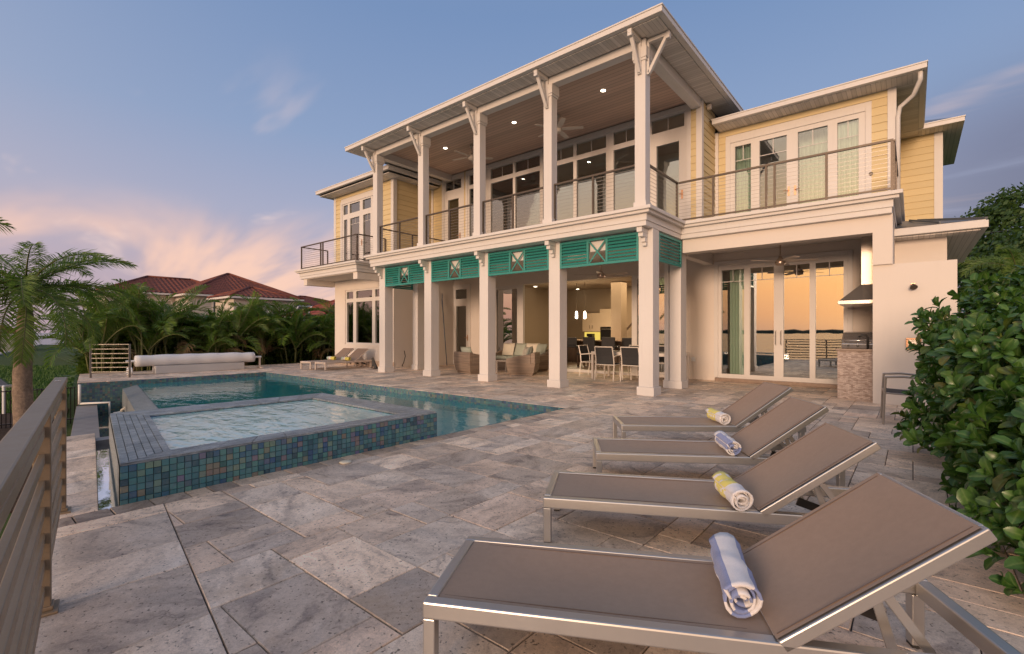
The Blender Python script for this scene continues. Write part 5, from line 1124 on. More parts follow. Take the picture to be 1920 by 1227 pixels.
# ---------------------------------------------------------------- ceiling fans
def fan(label, p, ztop, metal, blade, rot0, span=.68):
    r = thing('ceiling_fan', label, 'ceiling fan', (p.x, p.y, p.z), group='ceiling fans'); q = MB(); q.tube([(0,0,ztop - p.z - .002), (0,0,.06)], .014, 8); q.lathe([(.06, ztop - p.z - .05), (.05, ztop - p.z - .003)], (0,0,0), 14); q.build('down_rod', metal, r)
    q = MB(); q.lathe([(.03, .12), (.05, .07), (.10, .02), (.11, -.03), (.09, -.075), (.02, -.09)][::-1], (0,0,0), 18); q.build('motor', metal, r, True)
    for k in range(5):
        a = rot0 + k*2*math.pi/5; q = MB(); q.add([Vector((.10, -.045, .02)), Vector((.10, .045, .005)), Vector((span*.5, .075, -.0)), Vector((span, .06, .0)), Vector((span, -.05, .02)), Vector((span*.5, -.065, .02))], [(0,1,2,5),(5,2,3,4)]); o = q.build('blade', blade, r, loc=(0,0,-.01), rot=(0,0,a)); s_ = o.modifiers.new('t', 'SOLIDIFY'); s_.thickness = .008
FANM = m_alu('fan_metal', (.50, .40, .33), .3); FANB = plain('fan_blade', (.52, .44, .37), .5)
fan('bronze ceiling fan in the grill nook by the sliding doors', ony(1463, 491, 11.9), 3.31, FANM, FANB, .3, .72); fan('bronze ceiling fan above the porch dining table', ony(1127, 516, 11.2), 3.36, FANM, FANB, .1, .72)
WF = plain('fan_white', (.62, .55, .48), .5); fan('pale ceiling fan above the middle of the balcony', ony(1046, 243, 10.4), 6.94, WF, WF, .5, .66); fan('pale ceiling fan at the left of the balcony', ony(884, 295, 10.4), 6.94, WF, WF, .9, .66)
# ---------------------------------------------------------------- what shows of the rooms
YK = 19.6
def kbox(u0, v0, u1, v1, y, d=.6):
    a, b = ony(u0, v0, y), ony(u1, v1, y); return min(a.x, b.x), max(a.x, b.x), y, y + d, min(a.z, b.z), max(a.z, b.z)
def cabinet(name, label, u0, v0, u1, v1, doors, mat, y=YK, d=.55, lit=None):
    x0, x1, y0, y1, z0, z1 = kbox(u0, v0, u1, v1, y, d); r = thing(name, label, 'cabinet', ((x0+x1)/2, y0, z0), world=True); mb = MB(); mb.box(x0, x1, y0 + .02, y1, z0, z1); mb.build('carcass', mat, r)
    w = (x1 - x0) / doors
    for k in range(doors): mb = MB(); mb.box(x0 + k*w + .006, x0 + (k+1)*w - .006, y0, y0 + .019, z0 + .006, z1 - .006); dd_ = mb.build('door', lit or mat, r); q = MB(); hx = x0 + (k + (.85 if k % 2 == 0 else .15))*w; q.cb((hx, y0 - .015, z0 + .25*(z1-z0)), (.015, .02, .16)); q.build('handle', BRONZE, dd_)
    return r
cabinet('wall_cabinet', 'tan wall cabinets above the yellow lit worktop', 1092, 588, 1125, 622, 2, CABI); cabinet('oven_housing', 'tan tall housing above the built-in ovens', 1124.5, 580, 1152, 613, 1, CABI)
ov = kbox(1126, 614, 1150.5, 651, YK, .58); oven = thing('wall_oven', 'black double wall oven with steel handles in the kitchen', 'oven', ((ov[0]+ov[1])/2, ov[2], ov[4]), world=True); mb = MB(); mb.box(*ov); mb.build('body', BLACK, oven)
for f_ in (.42, .90): q = MB(); z = ov[4] + f_*(ov[5]-ov[4]); q.tube([(ov[0] + .08, ov[2] - .03, z), (ov[1] - .08, ov[2] - .03, z)], .018, 6); q.build('handle', STEEL, oven)
cabinet('base_cabinet', 'dark base cabinets below the lit splashback', 1085, 640, 1126, 654, 3, CABD, YK - .05, .6)
x0, x1, y0, y1, z0, z1 = kbox(1096, 623, 1125, 640, YK + .35, .02); mb = MB(); mb.box(x0, x1, y0, y1, z0, z1); mb.build('splashback', UNDERC, None, label='yellow glowing splashback under the tan wall cabinets', cat='splashback')  # under-cabinet light is put into the splashback as its own emission
x0, x1, y0, y1, z0, z1 = kbox(1100, 626, 1110, 640, YK, .25); cm = thing('coffee_machine', 'black coffee machine in front of the glowing splashback', 'coffee machine', ((x0+x1)/2, y0, z0), world=True); mb = MB(); mb.box(x0, x1, y0 + .12, y1, z0, z1); mb.box(x0, x1, y0, y0 + .119, z0 + .6*(z1-z0), z1); mb.build('body', BLACK, cm); mb = MB(); mb.lathe([(.06, 0), (.07, .15)], ((x0+x1)/2, y0 + .06, z0), 12); mb.build('jug', STEEL, cm)
cabinet('glass_cabinet', 'yellow lit glass fronted cabinets behind the wicker chairs', 993, 590, 1012, 620, 2, CABD, YK, .4, DOORGLOW); cabinet('glass_cabinet', 'small yellow lit top cabinets left of the dark hood', 993, 574, 1012, 585, 2, CABD, YK, .4, DOORGLOW)  # cabinet lighting is put into the doors, which emit by themselves
x0, x1, y0, y1, z0, z1 = kbox(994, 623, 1030, 636, YK + .35, .02); mb = MB(); mb.box(x0, x1, y0, y1, z0, z1); mb.build('splashback', UNDERC, None, label='yellow glowing splashback left, below the glass fronted cabinets', cat='splashback')  # left splashback also emits in place of light falling on it
x0, x1, y0, y1, z0, z1 = kbox(1008, 545, 1026, 606, YK + .05, .4); mb = MB(); mb.box(x0, x1, y0, y1, z0, 3.33); mb.add([(x0 - .25, y0 - .15, z0 - .12), (x1 + .25, y0 - .15, z0 - .12), (x1 + .25, y1, z0 - .12), (x0 - .25, y1, z0 - .12), (x0, y0, z0 + .05), (x1, y0, z0 + .05), (x1, y1, z0 + .05), (x0, y1, z0 + .05)], [(3,2,1,0),(0,1,5,4),(1,2,6,5),(2,3,7,6),(3,0,4,7)]); mb.build('kitchen_hood', BLACK, None, label='black kitchen extractor hood beside the glass fronted cabinets', cat='extractor hood')
isl = thing('kitchen_island', 'dark kitchen island with stone worktop', 'kitchen island', (-9.6, 17.2, .04), world=True); mb = MB(); mb.box(-11.6, -7.6, 16.9, 17.6, .042, .90); mb.build('island_body', CABD, isl); mb = MB(); mb.box(-11.75, -7.45, 16.7, 17.7, .901, .945); mb.build('worktop', STONE, isl)
for i, x in enumerate((-11.2, -10.4, -9.6, -8.8, -8.0)):
    st = thing('bar_stool', f'bar stool at the kitchen island, number {("one", "two", "three", "four", "five")[i]} from the left', 'bar stool', (x, 16.35, .04), group='bar stools at the island'); q = MB(); q.box(-.22, .22, -.2, .2, .62, .70); q.build('seat', CHARC, st, bevel=.02); q = MB(); q.box(-.22, .22, -.22, -.16, .70, 1.02); q.build('backrest', CHARC, st, bevel=.03)
    for a in (-1, 1):
        for b in (-1, 1): q = MB(); q.tube([(a*.18, b*.16, .62), (a*.21, b*.19, .001)], .014, 6); q.build('leg', BRONZE, st)
for u, lb in ((1081, 'left'), (1096.5, 'right')):
    p = ony(u, 592, 17.2); pl = thing('pendant_lamp', f'glowing glass pendant lamp above the island, {lb} of the pair', 'pendant lamp', (p.x, 17.2, p.z), group='pendant lamps over the island'); q = MB(); q.tube([(0,0,3.338 - p.z), (0,0,.2)], .008, 6); q.build('cord', BRONZE, pl); q = MB(); q.lathe([(.03, -.13), (.05, -.10), (.045, .12), (.02, .18)], (0,0,0), 12); q.build('glass_shade', LAMPW, pl, True); lamp('pendant_light', 'POINT', (p.x, 17.0, p.z - .25), 25, (1, .75, .45), .06)
for u, v in ((1083, 543), (1081, 549), (1097, 545), (1004, 538), (1008, 543)):
    p = onz(u, v, 3.33); q = MB(); q.lathe([(.07, 0), (.07, .006)], (p.x, p.y, 3.332), 12); q.build('room_downlight', LAMPW, villa)
mb = MB(); mb.box(ony(1152, 600, 18).x, ony(1171, 600, 18).x, 17.7, 18.2, .042, 3.33); part('interior_pier', mb, INTW)
# stair behind the pier
sx = ony(1172, 600, 18.6).x; st = thing('staircase', 'white staircase with dark treads seen past the kitchen pier', 'staircase', (sx + .6, 18.6, .04), world=True)
for k in range(11): mb = MB(); mb.box(sx + .16*k*1.4, sx + .16*k*1.4 + .26, 18.3, 19.2, .05 + .26*k, .05 + .26*k + .05); mb.build('tread', CABD, st)
mb = MB(); mb.bar((sx - .1, 18.28, .10), (sx + 2.4, 18.28, 2.95), .05, .3); mb.build('stringer', TRIM, st); mb = MB(); mb.bar((sx - .1, 18.28, 1.05), (sx + 2.1, 18.28, 3.28), .05, .06); mb.build('handrail', CABD, st)
so = thing('grey_sofa', 'pale sofa inside the living room right of the dining table', 'sofa', (-5.6, 15.6, .04)); q = MB(); q.box(-.9, .9, -.4, .4, .002, .42); q.build('seat', plain('pale_fabric', (.36, .36, .32), .9), so, bevel=.05); q = MB(); q.box(-.9, .9, -.42, -.2, .42, .82); q.build('backrest', bpy.data.materials['pale_fabric'], so, bevel=.06)
for i, (x, y) in enumerate(((-9.0, 14.9), (-8.2, 15.0))): dc = thing('dark_chair', f'dark upholstered high chair in the living room, {("left", "right")[i]} one', 'chair', (x, y, .04), rz=.3*i, group='indoor high chairs'); q = MB(); q.box(-.24, .24, -.24, .24, .40, .50); q.build('seat', CHARC, dc, bevel=.03); q = MB(); q.box(-.24, .24, .18, .26, .50, 1.05); q.build('backrest', CHARC, dc, bevel=.03); [MB().cb((a*.2, b*.2, .2), (.04, .04, .398)).build('leg', CABD, dc) for a in (-1, 1) for b in (-1, 1)]
lamp('living_light', 'AREA', (-8.5, 17.0, 3.30), 75, (1, .72, .42), 3.0); lamp('kitchen_light', 'AREA', (-8.5, 18.8, 3.30), 60, (1, .68, .34), 2.0)
# floor lamp in the left wing
p = ony(686, 631, YL + 1.3); fl_ = thing('floor_lamp', 'arched floor lamp with a glowing globe behind the left wing window', 'floor lamp', (p.x - .25, YL + 1.3, .04), world=True); q = MB(); q.lathe([(.14, 0), (.13, .02)], (p.x - .25, YL + 1.3, .042), 16); q.tube([(p.x - .25, YL+1.3, .06), (p.x - .25, YL+1.3, p.z + .05), (p.x - .18, YL+1.3, p.z + .25), (p.x - .05, YL+1.3, p.z + .26), (p.x, YL+1.3, p.z + .11)], .012, 6); q.build('stem', BRONZE, fl_, True); q = MB(); q.lathe([(.02, -.10), (.075, -.07), (.105, 0), (.075, .07), (.02, .10)], (p.x, YL+1.3, p.z), 16); q.build('globe', emit('globe_glow', (1, .62, .16), 2.6), fl_, True); lamp('floor_lamp_light', 'POINT', (p.x, YL + 1.05, p.z), 12, (1, .66, .28), .08)
# ================================================================== vegetation and neighbours
def frond_mesh(name, length, nleaf, leaf_len, droop, leaf_drop, mat, width=.022, curl=.35, seed=0, v=.55, plume=.18):
    """pinnate leaf: arched midrib along +x rising in z, narrow leaflets on both sides; each leaflet folded in two"""
    r = random.Random(seed); mb = MB(); N = 14; rib = []
    for i in range(N + 1):
        s = i / N; a = curl - droop * s ** 1.5; rib.append((s, a))
    p = Vector((0, 0, 0)); pts = [p.copy()]; step = length / N
    for s, a in rib[:-1]: p = p + Vector((math.cos(a), 0, math.sin(a))) * step; pts.append(p.copy())
    mb.cur = 1; mb.tube(pts, [.018 * (1 - .85 * i / N) + .003 for i in range(N + 1)], 5); mb.cur = 0
    for k in range(nleaf):
        s = .10 + .90 * (k + r.random() * .4) / nleaf; f = s * N; i = min(int(f), N - 1); q = pts[i].lerp(pts[i+1], f - i); t = (pts[i+1] - pts[i]).normalized()
        up = Vector((-t.z, 0, t.x))
        for side in (-1, 1):
            ll = leaf_len * (math.sin(math.pi * (.14 + .80 * s)) ** .7) * r.uniform(.82, 1.1); lat = Vector((0, side, 0))
            d = (lat * .80 + t * (.55 + .5 * s) + up * (v + r.uniform(-plume, plume))).normalized(); w = width * r.uniform(.8, 1.15)
            wid = t.cross(d).cross(d).normalized() * w if False else (t - d * t.dot(d)).normalized() * w
            a = q; b = q + d * ll * .5 + Vector((0, 0, -leaf_drop * ll * .12)); c = q + d * ll * .92 + Vector((0, 0, -leaf_drop * ll * .45)); nn = d.cross(wid).normalized() * w * .35
            mb.add([a - wid * .3, a + wid * .3, b - wid * .5 + nn, b - nn * .6, b + wid * .5 + nn, c], [(0, 3, 2), (0, 1, 4, 3), (2, 3, 5), (3, 4, 5)])
    return mb.mesh(name, [mat, STEMG])
PF = [frond_mesh('frond', 1.9, 92, .46, d, .55, PALMC, .0165, c, 10 + i, .22, .60) for i, (d, c) in enumerate(((1.25, .75), (1.55, .6), (1.8, .45), (1.0, .85)))]
AF = [frond_mesh('frond', 1.75, 34, .50, d, .7, PALMB, .028, c, 30 + i, .60) for i, (d, c) in enumerate(((1.3, 1.25), (1.7, 1.1), (1.1, 1.35), (2.0, .95)))]
AD = frond_mesh('frond', 1.3, 26, .42, 2.2, 1.0, PALMD, .024, .4, 44, .3)
AFD = [frond_mesh('frond', 1.75, 34, .50, d, .7, PALMA, .028, c, 60 + i, .60) for i, (d, c) in enumerate(((1.5, 1.2), (1.8, 1.0)))]
# feather palm left of the terrace
def feather_palm(label, base, h, n, meshes, sc=1.0, seed=1, girth=.16):
    r = random.Random(seed); t = thing('palm_tree', label, 'palm tree', base, group='feather palms'); mb = MB(); N = 16
    pts = [Vector((.03*math.sin(i*.5), .02*math.cos(i*.4), h*i/N)) for i in range(N+1)]; mb.tube(pts, [girth*(1.12 - .35*i/N) + (.006 if i % 2 else 0) for i in range(N+1)], 14); mb.build('trunk', TRUNK, t, True)
    mb = MB(); top = pts[-1]; mb.tube([top, top + Vector((0,0,.25)), top + Vector((.01,0,.55))], [girth*.72, girth*.62, girth*.3], 12); mb.build('crown_shaft', STEMG, t, True)
    for k in range(n):
        a = k * 2.399 + r.uniform(-.2, .2); lv = k / n; me = meshes[0 if lv > .75 else (1 if lv > .4 else 2)] if r.random() > .2 else meshes[3]
        pitch = .40 - .80 * (1 - lv) ** 1.3; o = obj('frond', me, t, loc=(top.x, top.y, h + .42 + .08*lv)); o.rotation_euler = (Matrix.Rotation(a, 3, 'Z') @ Matrix.Rotation(-pitch + .35, 3, 'Y') @ Matrix.Rotation(r.uniform(-.4, .4), 3, 'X')).to_euler(); s = sc * r.uniform(.88, 1.08); o.scale = (s, s, s)
    return t
pb = onz(45, 850, GZ); pb.z = GZ + .03
feather_palm('feather palm with a ringed trunk left of the terrace railing', (pb.x, pb.y, GZ + .028), 2.7, 26, PF, 1.0, 3, .15)
feather_palm('feather palm at the left edge of the view, mostly out of frame', (-9.6, -1.0, GZ + .001), 2.9, 14, PF, .9, 8, .14)
# hedge of clumping palms
hedge = []
def areca(label, x, y, z0, hgt, seed, nst=6, nf=16):
    r = random.Random(seed); t = thing('areca_palm', label, 'palm', (x, y, z0), group='clumping palms in the hedge beyond the pool')
    tops = []
    for k in range(nst):
        a = r.uniform(0, 6.28); q = r.uniform(.05, .40); b = Vector((math.cos(a)*q, math.sin(a)*q, 0)); hh = hgt * r.uniform(.28, .62); tp = b * 1.7 + Vector((0, 0, hh)); mb = MB(); mb.tube([b, b.lerp(tp, .5) + Vector((0,0,.03)), tp], [.035, .03, .022], 6); mb.build('stem', STEMG, t, True); tops.append(tp)
    for k in range(nf):
        tp = tops[k % nst]; a = math.atan2(tp.y, tp.x) + r.uniform(-1.7, 1.7); dark = r.random() < .4; me = r.choice(AFD) if dark else r.choice(AF)
        if r.random() < .10: me = AD
        o = obj('frond', me, t, loc=(tp.x, tp.y, tp.z * r.uniform(.72, 1.0))); o.rotation_euler = (Matrix.Rotation(a, 3, 'Z') @ Matrix.Rotation(r.uniform(-.50, .45), 3, 'Y') @ Matrix.Rotation(r.uniform(-.5, .5), 3, 'X')).to_euler(); s = r.uniform(.85, 1.2) * hgt / 3.6; o.scale = (s, s, s)
    return t
hspots = []
rr = random.Random(5)
for i in range(11):
    f = i / 10; hspots.append((-20.3 + rr.uniform(-.25, .25) - .2*f, 3.35 + 10.6 * f + rr.uniform(-.2, .2), -.35 if True else 0, 3.15 + rr.uniform(-.45, .5)))
for i in range(8):
    f = i / 7; hspots.append((-21.7 + rr.uniform(-.3, .3), 3.8 + 10.4 * f + rr.uniform(-.3, .3), -.35, 3.4 + rr.uniform(-.4, .6)))
ordn = ['first', 'second', 'third', 'fourth', 'fifth', 'sixth', 'seventh', 'eighth', 'ninth', 'tenth', 'eleventh']
for i, (x, y, z, h_) in enumerate(hspots):
    lb = f'clumping palm in the front row of the hedge, {ordn[i]} from the left' if i < 11 else (f'clumping palm in the back row of the hedge, {ordn[i-11]} from the left' if True else '')
    areca(lb, x, y, z, h_, 100 + i, 7, 26)
hb = MB(); hb.prism([(-23, 3.2), (-19.32, 2.75), (-19.32, 16), (-23, 16)], GZ + .001, -.352); struct('planting_bed', hb, MULCH)
# low undergrowth that closes the hedge
ug = MB(); r = random.Random(9)
for i in range(17000):
    x = r.uniform(-21.9, -20.5); y = r.uniform(3.0, 15.5); z = -.36 + 2.3 * r.random() ** 1.15; a = r.uniform(0, 6.28); ln = r.uniform(.18, .50); w = r.uniform(.025, .055); d = Vector((math.cos(a), math.sin(a), r.uniform(-.5, .7))); sd = Vector((-math.sin(a), math.cos(a), 0)) * w; p = Vector((x, y, z)); ug.add([p, p + d*ln*.5 + sd, p + d*ln, p + d*ln*.5 - sd], [(0,1,2,3)])
for i in range(12000):
    x = r.uniform(-22.4, -20.7); y = r.uniform(3.1, 15.8); z = -.36 + 1.9 * r.random(); a = r.uniform(0, 6.28); ln = r.uniform(.35, .75); w = r.uniform(.05, .10); d = Vector((math.cos(a), math.sin(a), r.uniform(-.4, .9))); sd = Vector((-math.sin(a), math.cos(a), 0)) * w; p = Vector((x, y, z)); ug.add([p, p + d*ln*.5 + sd, p + d*ln, p + d*ln*.5 - sd], [(0,1,2,3)])
ug.build('hedge_undergrowth', PALMA, label='dark dense undergrowth filling the palm hedge beyond the pool', cat='undergrowth', kind='stuff')
# ---------------------------------------------------------------- black picket fence and lawn things on the left
def fence(label, a, b, z0, h, n):
    a = Vector((*a, 0)); b = Vector((*b, 0)); t = thing('picket_fence', label, 'fence', ((a.x+b.x)/2, (a.y+b.y)/2, z0), world=True)
    for z in (z0 + .12, z0 + h - .03): mb = MB(); mb.bar(a + Vector((0,0,z)), b + Vector((0,0,z)), .025, .025); mb.build('rail', BLACK, t)
    q = MB(); q.box(-.009, .009, -.009, .009, .002, h); me = q.mesh('picket', BLACK)
    for k in range(n + 1): p = a.lerp(b, k/n); obj('picket', me, t, loc=(p.x - t.location.x, p.y - t.location.y, 0))
fa, fb = onz(-60, 812, GZ), onz(140, 794, GZ); fence('black picket fence on the lawn behind the feather palm', (fa.x, fa.y), (fb.x, fb.y), GZ, .95, 24)
p = onz(7, 778, GZ); mb = MB(); mb.tube([(p.x, p.y, GZ + .001), (p.x, p.y, GZ + .80)], .035, 8); mb.lathe([(.045, 0), (.02, .04)], (p.x, p.y, GZ + .80), 10); mb.build('marker_post', PVC, None, label='slim white marker post on the lawn at the left edge', cat='post')
# pale neighbour buildings at the left edge
def gable_house(name, label, x0, x1, y0, y1, z0, ze, zr, wm, rm, over=.5, windows=()):
    t = thing(name, label, 'house', ((x0+x1)/2, (y0+y1)/2, z0), world=True); mb = MB(); mb.box(x0, x1, y0, y1, z0, ze); w = mb.build('wall', wm, t); cx = min(x1-x0, y1-y0)/2
    X0, X1, Y0, Y1 = x0-over, x1+over, y0-over, y1+over; hw = min(X1-X0, Y1-Y0)/2
    if X1-X0 >= Y1-Y0: r0, r1 = Vector((X0+hw, (Y0+Y1)/2, zr)), Vector((X1-hw, (Y0+Y1)/2, zr))
    else: r0, r1 = Vector(((X0+X1)/2, Y0+hw, zr)), Vector(((X0+X1)/2, Y1-hw, zr))
    C = [Vector((X0,Y0,ze)), Vector((X1,Y0,ze)), Vector((X1,Y1,ze)), Vector((X0,Y1,ze))]; mb = MB()
    tops = [(r0, r1), (r1, r1), (r1, r0), (r0, r0)] if X1-X0 >= Y1-Y0 else [(r0, r0), (r0, r1), (r1, r1), (r1, r0)]
    for i in range(4):       # barrel-tiled slopes: rounded ribs running up each face
        a, b = C[i], C[(i+1)%4]; ta, tb_ = tops[i]; L_ = (b-a).length; nr = max(8, int(L_/.42)); mrow = 14; ed = (b-a).normalized(); up = ((ta+tb_)/2 - (a+b)/2); nrm = ed.cross(up).normalized(); nrm = nrm if nrm.z > 0 else -nrm; cols = nr*6; base_i = len(mb.v); vs = []
        for c in range(cols + 1):
            f = c / cols
            for m_ in range(mrow + 1):
                g_ = m_ / mrow; lo = a.lerp(b, f); lo_t = ta.lerp(tb_, f); pnt = lo.lerp(lo_t, g_); ph = ((pnt - a).dot(ed) / .42) % 1; vs.append(pnt + nrm * (.11 * abs(math.sin(math.pi * ph)) + .05 * ((g_ * 28) % 1)))
        W_ = mrow + 1; mb.add(vs, [(c*W_+m_, (c+1)*W_+m_, (c+1)*W_+m_+1, c*W_+m_+1) for c in range(cols) for m_ in range(mrow)])
    ro = mb.build('roof', rm, t, True)
    mb = MB()
    for c in C:
        e = r0 if (c-r0).length < (c-r1).length else r1; mb.tube([c + Vector((0,0,.06)), e + Vector((0,0,.09))], .12, 8)
    mb.tube([r0 + Vector((0,0,.09)), r1 + Vector((0,0,.09))], .12, 8); mb.build('ridge_tiles', rm, ro, True)
    mb = MB()
    for i in range(4): mb.bar(C[i] + Vector((0,0,-.07)), C[(i+1)%4] + Vector((0,0,-.07)), .12, .16)
    mb.build('eave_board', plain('eave_white', (.66, .62, .58), .6) if 'eave_white' not in bpy.data.materials else bpy.data.materials['eave_white'], ro)
    for (ax, c0, c1, w0, w1, arch) in windows:     # on the +x face (ax='x') or the -y face (ax='y')
        mb = MB(); fb_ = MB()
        if ax == 'x': mb.box(x1, x1 + .03, c0, c1, w0, w1); fb_.box(x1, x1 + .06, c0-.12, c0, w0-.1, w1+.1); fb_.box(x1, x1 + .06, c1, c1+.12, w0-.1, w1+.1); fb_.box(x1, x1 + .06, c0, c1, w1, w1+.12); fb_.box(x1, x1+.08, c0-.15, c1+.15, w0-.22, w0-.1)
        else: mb.box(c0, c1, y0 - .03, y0, w0, w1); fb_.box(c0-.12, c0, y0-.06, y0, w0-.1, w1+.1); fb_.box(c1, c1+.12, y0-.06, y0, w0-.1, w1+.1); fb_.box(c0, c1, y0-.06, y0, w1, w1+.12); fb_.box(c0-.15, c1+.15, y0-.08, y0, w0-.22, w0-.1)
        f = fb_.build('window', bpy.data.materials['eave_white'], t); mb.build('pane', GLASS, f)
    return t
# red-tiled house beyond the hedge: corners from where its roofs show above the palms
def at(u, t): r = ray(u, HORV); return CAM + r * t
def zt(v, t): return CAMH + t * (HORV - v) / FPX
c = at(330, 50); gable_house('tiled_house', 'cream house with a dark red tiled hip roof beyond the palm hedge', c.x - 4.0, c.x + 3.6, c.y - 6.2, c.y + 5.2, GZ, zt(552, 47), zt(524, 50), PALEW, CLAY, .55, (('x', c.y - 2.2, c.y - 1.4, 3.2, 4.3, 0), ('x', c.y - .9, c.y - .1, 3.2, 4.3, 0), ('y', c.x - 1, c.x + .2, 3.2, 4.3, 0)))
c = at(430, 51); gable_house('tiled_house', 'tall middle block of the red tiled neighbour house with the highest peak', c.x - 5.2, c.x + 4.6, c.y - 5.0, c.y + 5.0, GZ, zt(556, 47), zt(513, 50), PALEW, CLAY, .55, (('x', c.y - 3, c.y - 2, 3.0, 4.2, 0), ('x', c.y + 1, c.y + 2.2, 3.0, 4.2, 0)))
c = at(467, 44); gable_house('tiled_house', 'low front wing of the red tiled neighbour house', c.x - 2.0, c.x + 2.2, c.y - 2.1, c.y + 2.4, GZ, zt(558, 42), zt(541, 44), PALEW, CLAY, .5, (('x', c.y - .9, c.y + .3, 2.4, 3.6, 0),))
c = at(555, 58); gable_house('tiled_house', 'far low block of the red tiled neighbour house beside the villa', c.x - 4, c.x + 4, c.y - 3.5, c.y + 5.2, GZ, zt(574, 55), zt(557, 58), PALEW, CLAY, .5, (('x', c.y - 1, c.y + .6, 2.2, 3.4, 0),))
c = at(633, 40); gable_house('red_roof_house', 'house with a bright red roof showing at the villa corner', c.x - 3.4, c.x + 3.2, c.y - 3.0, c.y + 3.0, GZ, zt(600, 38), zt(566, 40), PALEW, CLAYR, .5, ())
# screened pool cage in front of the neighbour house
sc_ = thing('pool_cage', 'grey screened pool cage in front of the red tiled house', 'pool cage', (at(500, 36).x, at(500, 36).y, GZ), world=True); mb = MB(); k0, k1 = at(448, 37), at(575, 37); hz_ = zt(583, 37)
for i in range(6):
    f = i/5; p = k0.lerp(k1, f); mb.bar((p.x, p.y, GZ), (p.x, p.y, hz_ - .5), .08, .08); q = p + Vector((1.2, -.6, 0)); mb.bar((p.x, p.y, hz_ - .5), (q.x - 1.6, q.y + 1.2, hz_ + .35), .08, .08)
for z in (hz_ - .5, hz_ - 1.6): mb.bar((k0.x, k0.y, z), (k1.x, k1.y, z), .08, .08)
mb.build('cage_frame', plain('cage_white', (.55, .55, .54), .5), sc_); q = MB(); q.add([(k0.x - .2, k0.y, GZ), (k1.x - .2, k1.y, GZ), (k1.x - .2, k1.y, hz_ - .5), (k0.x - .2, k0.y, hz_ - .5)], [(0,1,2,3)]); q.build('screen', plain('screen_mesh', (.13, .14, .15), .8), sc_)
c = at(-12, 62); gable_house('white_house', 'pale house at the far left behind the feather palm', c.x - 6, c.x + 4, c.y - 9, c.y + 3.0, GZ, zt(640, 60) + .9, zt(600, 60), PALEW, CLAY, .4, (('x', c.y - 1, c.y + .5, .4, 1.4, 0),))
# ---------------------------------------------------------------- clusia hedge on the right
def leaf_mesh(L_=.112, Wd=.060):
    mb = MB(); n = 5; prof = [(0, .10), (.25, .55), (.5, .85), (.75, 1.0), (.93, .62), (1.0, .12)]; vs = []
    for s, w in prof:
        z = .012 * math.sin(s * math.pi) - .02 * s * s
        for k in (-1, 0, 1): vs.append((s*L_, k*w*Wd/2, z + abs(k)*.010*w))
    mb.add(vs, [(i*3+k, (i+1)*3+k, (i+1)*3+k+1, i*3+k+1) for i in range(5) for k in range(2)]); return mb
LM = leaf_mesh(); LME = LM.mesh('leaf', CLUS, True)
def midribs(me):
    a_ = me.attributes.new('mid', 'FLOAT', 'POINT'); a_.data.foreach_set('value', [1.0 if (i % 18) % 3 == 1 else 0.0 for i in range(len(me.vertices))])
midribs(LME)
def shrub(label, cx, cy_, rx, ry, h, nros, seed, nobj):
    r = random.Random(seed); t = thing('clusia_shrub', label, 'shrub', (cx, cy_, 0), group='clusia shrubs along the right edge'); big = MB(); leaves = []
    stem = MB()
    for k in range(9):
        a = r.uniform(0, 6.28); q = r.uniform(.1, .8); stem.tube([(r.uniform(-.08,.08), r.uniform(-.08,.08), -.01), (math.cos(a)*rx*q*.5, math.sin(a)*ry*q*.5, h*.4), (math.cos(a)*rx*q, math.sin(a)*ry*q, h*.85)], [.022, .016, .006], 6)
    stem.build('branches', BARK, t, True)
    for k in range(nros):
        # points through the outer shell of an uneven dome
        a = r.uniform(0, 6.28); s = r.random(); z = h * (.05 + .95 * s ** .85); prof = (1 - max(0, (z/h - .45)/.55) ** 2.4) ** .5 * (.86 + .14 * min(1, z/.3)); bulge = 1 + .16 * math.sin(3*a + seed) + .12 * math.sin(5*a + z*4 + seed); dep = 1 - .55 * r.random() ** 2.0
        p = Vector((math.cos(a)*rx*prof*bulge*dep, math.sin(a)*ry*prof*bulge*dep, z + r.uniform(-.05, .06)))
        out = Vector((p.x/rx, p.y/ry, .35 + .9 * max(0, z/h - .5))).normalized(); ax = (out + Vector((r.uniform(-.5,.5), r.uniform(-.5,.5), r.uniform(-.1,.6)))).normalized(); q = ax.to_track_quat('Z', 'Y').to_matrix().to_4x4()
        nl = r.randint(5, 8); ph = r.uniform(0, 6.28)
        for j in range(nl):
            ring = j // 2; az_ = ph + (j % 2) * math.pi + ring * 1.57; tilt = .35 + .28 * ring; s_ = r.uniform(.60, 1.30) * (1 - .10 * (2 - min(ring, 2)))
            M_ = T(*(p - ax * .022 * ring)) @ q @ Rz(az_) @ Matrix.Rotation(-(math.pi/2 - tilt) + r.uniform(-.25, .25), 4, 'Y') @ Matrix.Scale(s_, 4); leaves.append(M_)
    def near(M_): w = Vector((cx, cy_, 0)) + M_.translation - CAM; return w.length - (.8 * max(0, -M_.translation.x / rx))
    leaves.sort(key=near)
    for M_ in leaves[:nobj]: o = obj('leaf', LME, t); o.matrix_basis = M_
    for M_ in leaves[nobj:]: big.add([M_ @ v for v in LM.v], LM.f)
    fo = big.build('foliage', CLUS, t, True, kind='stuff'); midribs(fo.data); return t
shrub('nearest dark green clusia shrub beside the loungers', .92, 3.75, .78, .85, 1.02, 760, 1, 100)
shrub('clusia shrub in the middle of the right hedge', .98, 5.05, .98, .95, 1.46, 1050, 2, 100)
shrub('clusia shrub of the right hedge farthest from the camera', 1.05, 6.6, 1.0, 1.1, 1.85, 1150, 3, 100)
shrub('tall clusia shrub at the right edge behind the hedge', 2.2, 7.6, 1.1, 1.1, 1.95, 700, 4, 0)
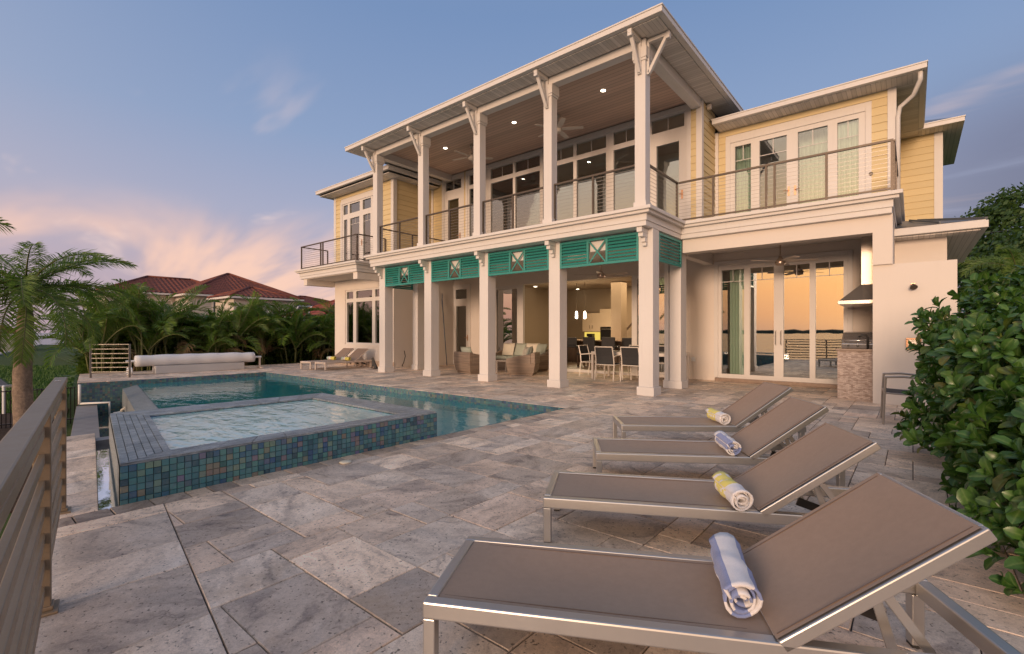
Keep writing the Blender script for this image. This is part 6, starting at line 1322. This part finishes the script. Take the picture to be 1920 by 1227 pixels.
# ---------------------------------------------------------------- trees behind the right end of the villa
def tree(label, base, h, rx, nclump, seed, mat=TREEL, lsize=.20):
    r = random.Random(seed); t = thing('leafy_tree', label, 'tree', base, group='trees behind the villa'); mb = MB(); mb.tube([(0,0,0), (.1,.05,h*.3), (-.05,.1,h*.55)], [.28, .2, .12], 9); limbs = []
    for k in range(8): a = k*.8 + r.uniform(-.3,.3); e = Vector((math.cos(a)*rx*.7, math.sin(a)*rx*.7, h*r.uniform(.55,.9))); mb.tube([(0,0,h*.38), e*.5 + Vector((0,0,h*.15)), e], [.10, .06, .02], 6); limbs.append(e)
    mb.build('trunk', BARK, t, True); cr = MB()
    for k in range(nclump):
        a = r.uniform(0, 6.28); s = r.uniform(-1, 1); rad_ = rx * (1 - .35*r.random()**2) * (1 - abs(s)**2.2)**.5; c = Vector((math.cos(a)*rad_*(1 + .2*math.sin(3*a)), math.sin(a)*rad_, h*.66 + s*h*.36)); cs = r.uniform(.35, .8)
        for j in range(26):
            d = Vector((r.gauss(0,1), r.gauss(0,1), r.gauss(0,.7))).normalized() * cs * r.random()**.5; p = c + d; nrm = (d.normalized()*.5 + Vector((r.uniform(-1,1), r.uniform(-1,1), r.uniform(-.2,1)))).normalized(); u = nrm.orthogonal().normalized(); w = nrm.cross(u); l = lsize*r.uniform(.6,1.3)
            cr.add([p - u*l*.5, p + w*l*.28, p + u*l*.5, p - w*l*.28], [(0,1,2,3)])
    cr.build('crown', mat, t)
p = at(1885, 26); tree('large dark leafy tree rising behind the right end of the villa', (p.x + .8, p.y, GZ + .001), zt(372, 26) - GZ, 3.0, 620, 4, lsize=.26)
p = at(1960, 22); tree('leafy tree at the right edge behind the hedge', (p.x, p.y, GZ + .001), zt(430, 22) - GZ, 2.6, 420, 6, lsize=.25)
feather_palm('feather palm in front of the big tree behind the villa', (at(1905, 17).x, at(1905, 17).y, GZ + .001), 4.0, 16, PF, 1.15, 12, .13)
p = at(1800, 30); tree('small leafy tree behind the shower wall', (p.x + .3, p.y, GZ + .001), zt(505, 30) - GZ, 2.0, 200, 9)
# overhead wire at the right
a, b = at(1700, 24), at(1990, 24); mb = MB(); mb.tube([(a.x, a.y, zt(452, 24)), ((a.x+b.x)/2, (a.y+b.y)/2, zt(437, 24)), (b.x, b.y, zt(424, 24))], .012, 5); mb.build('overhead_wire', CABLE, None, label='thin overhead wire crossing in front of the tree', cat='wire')
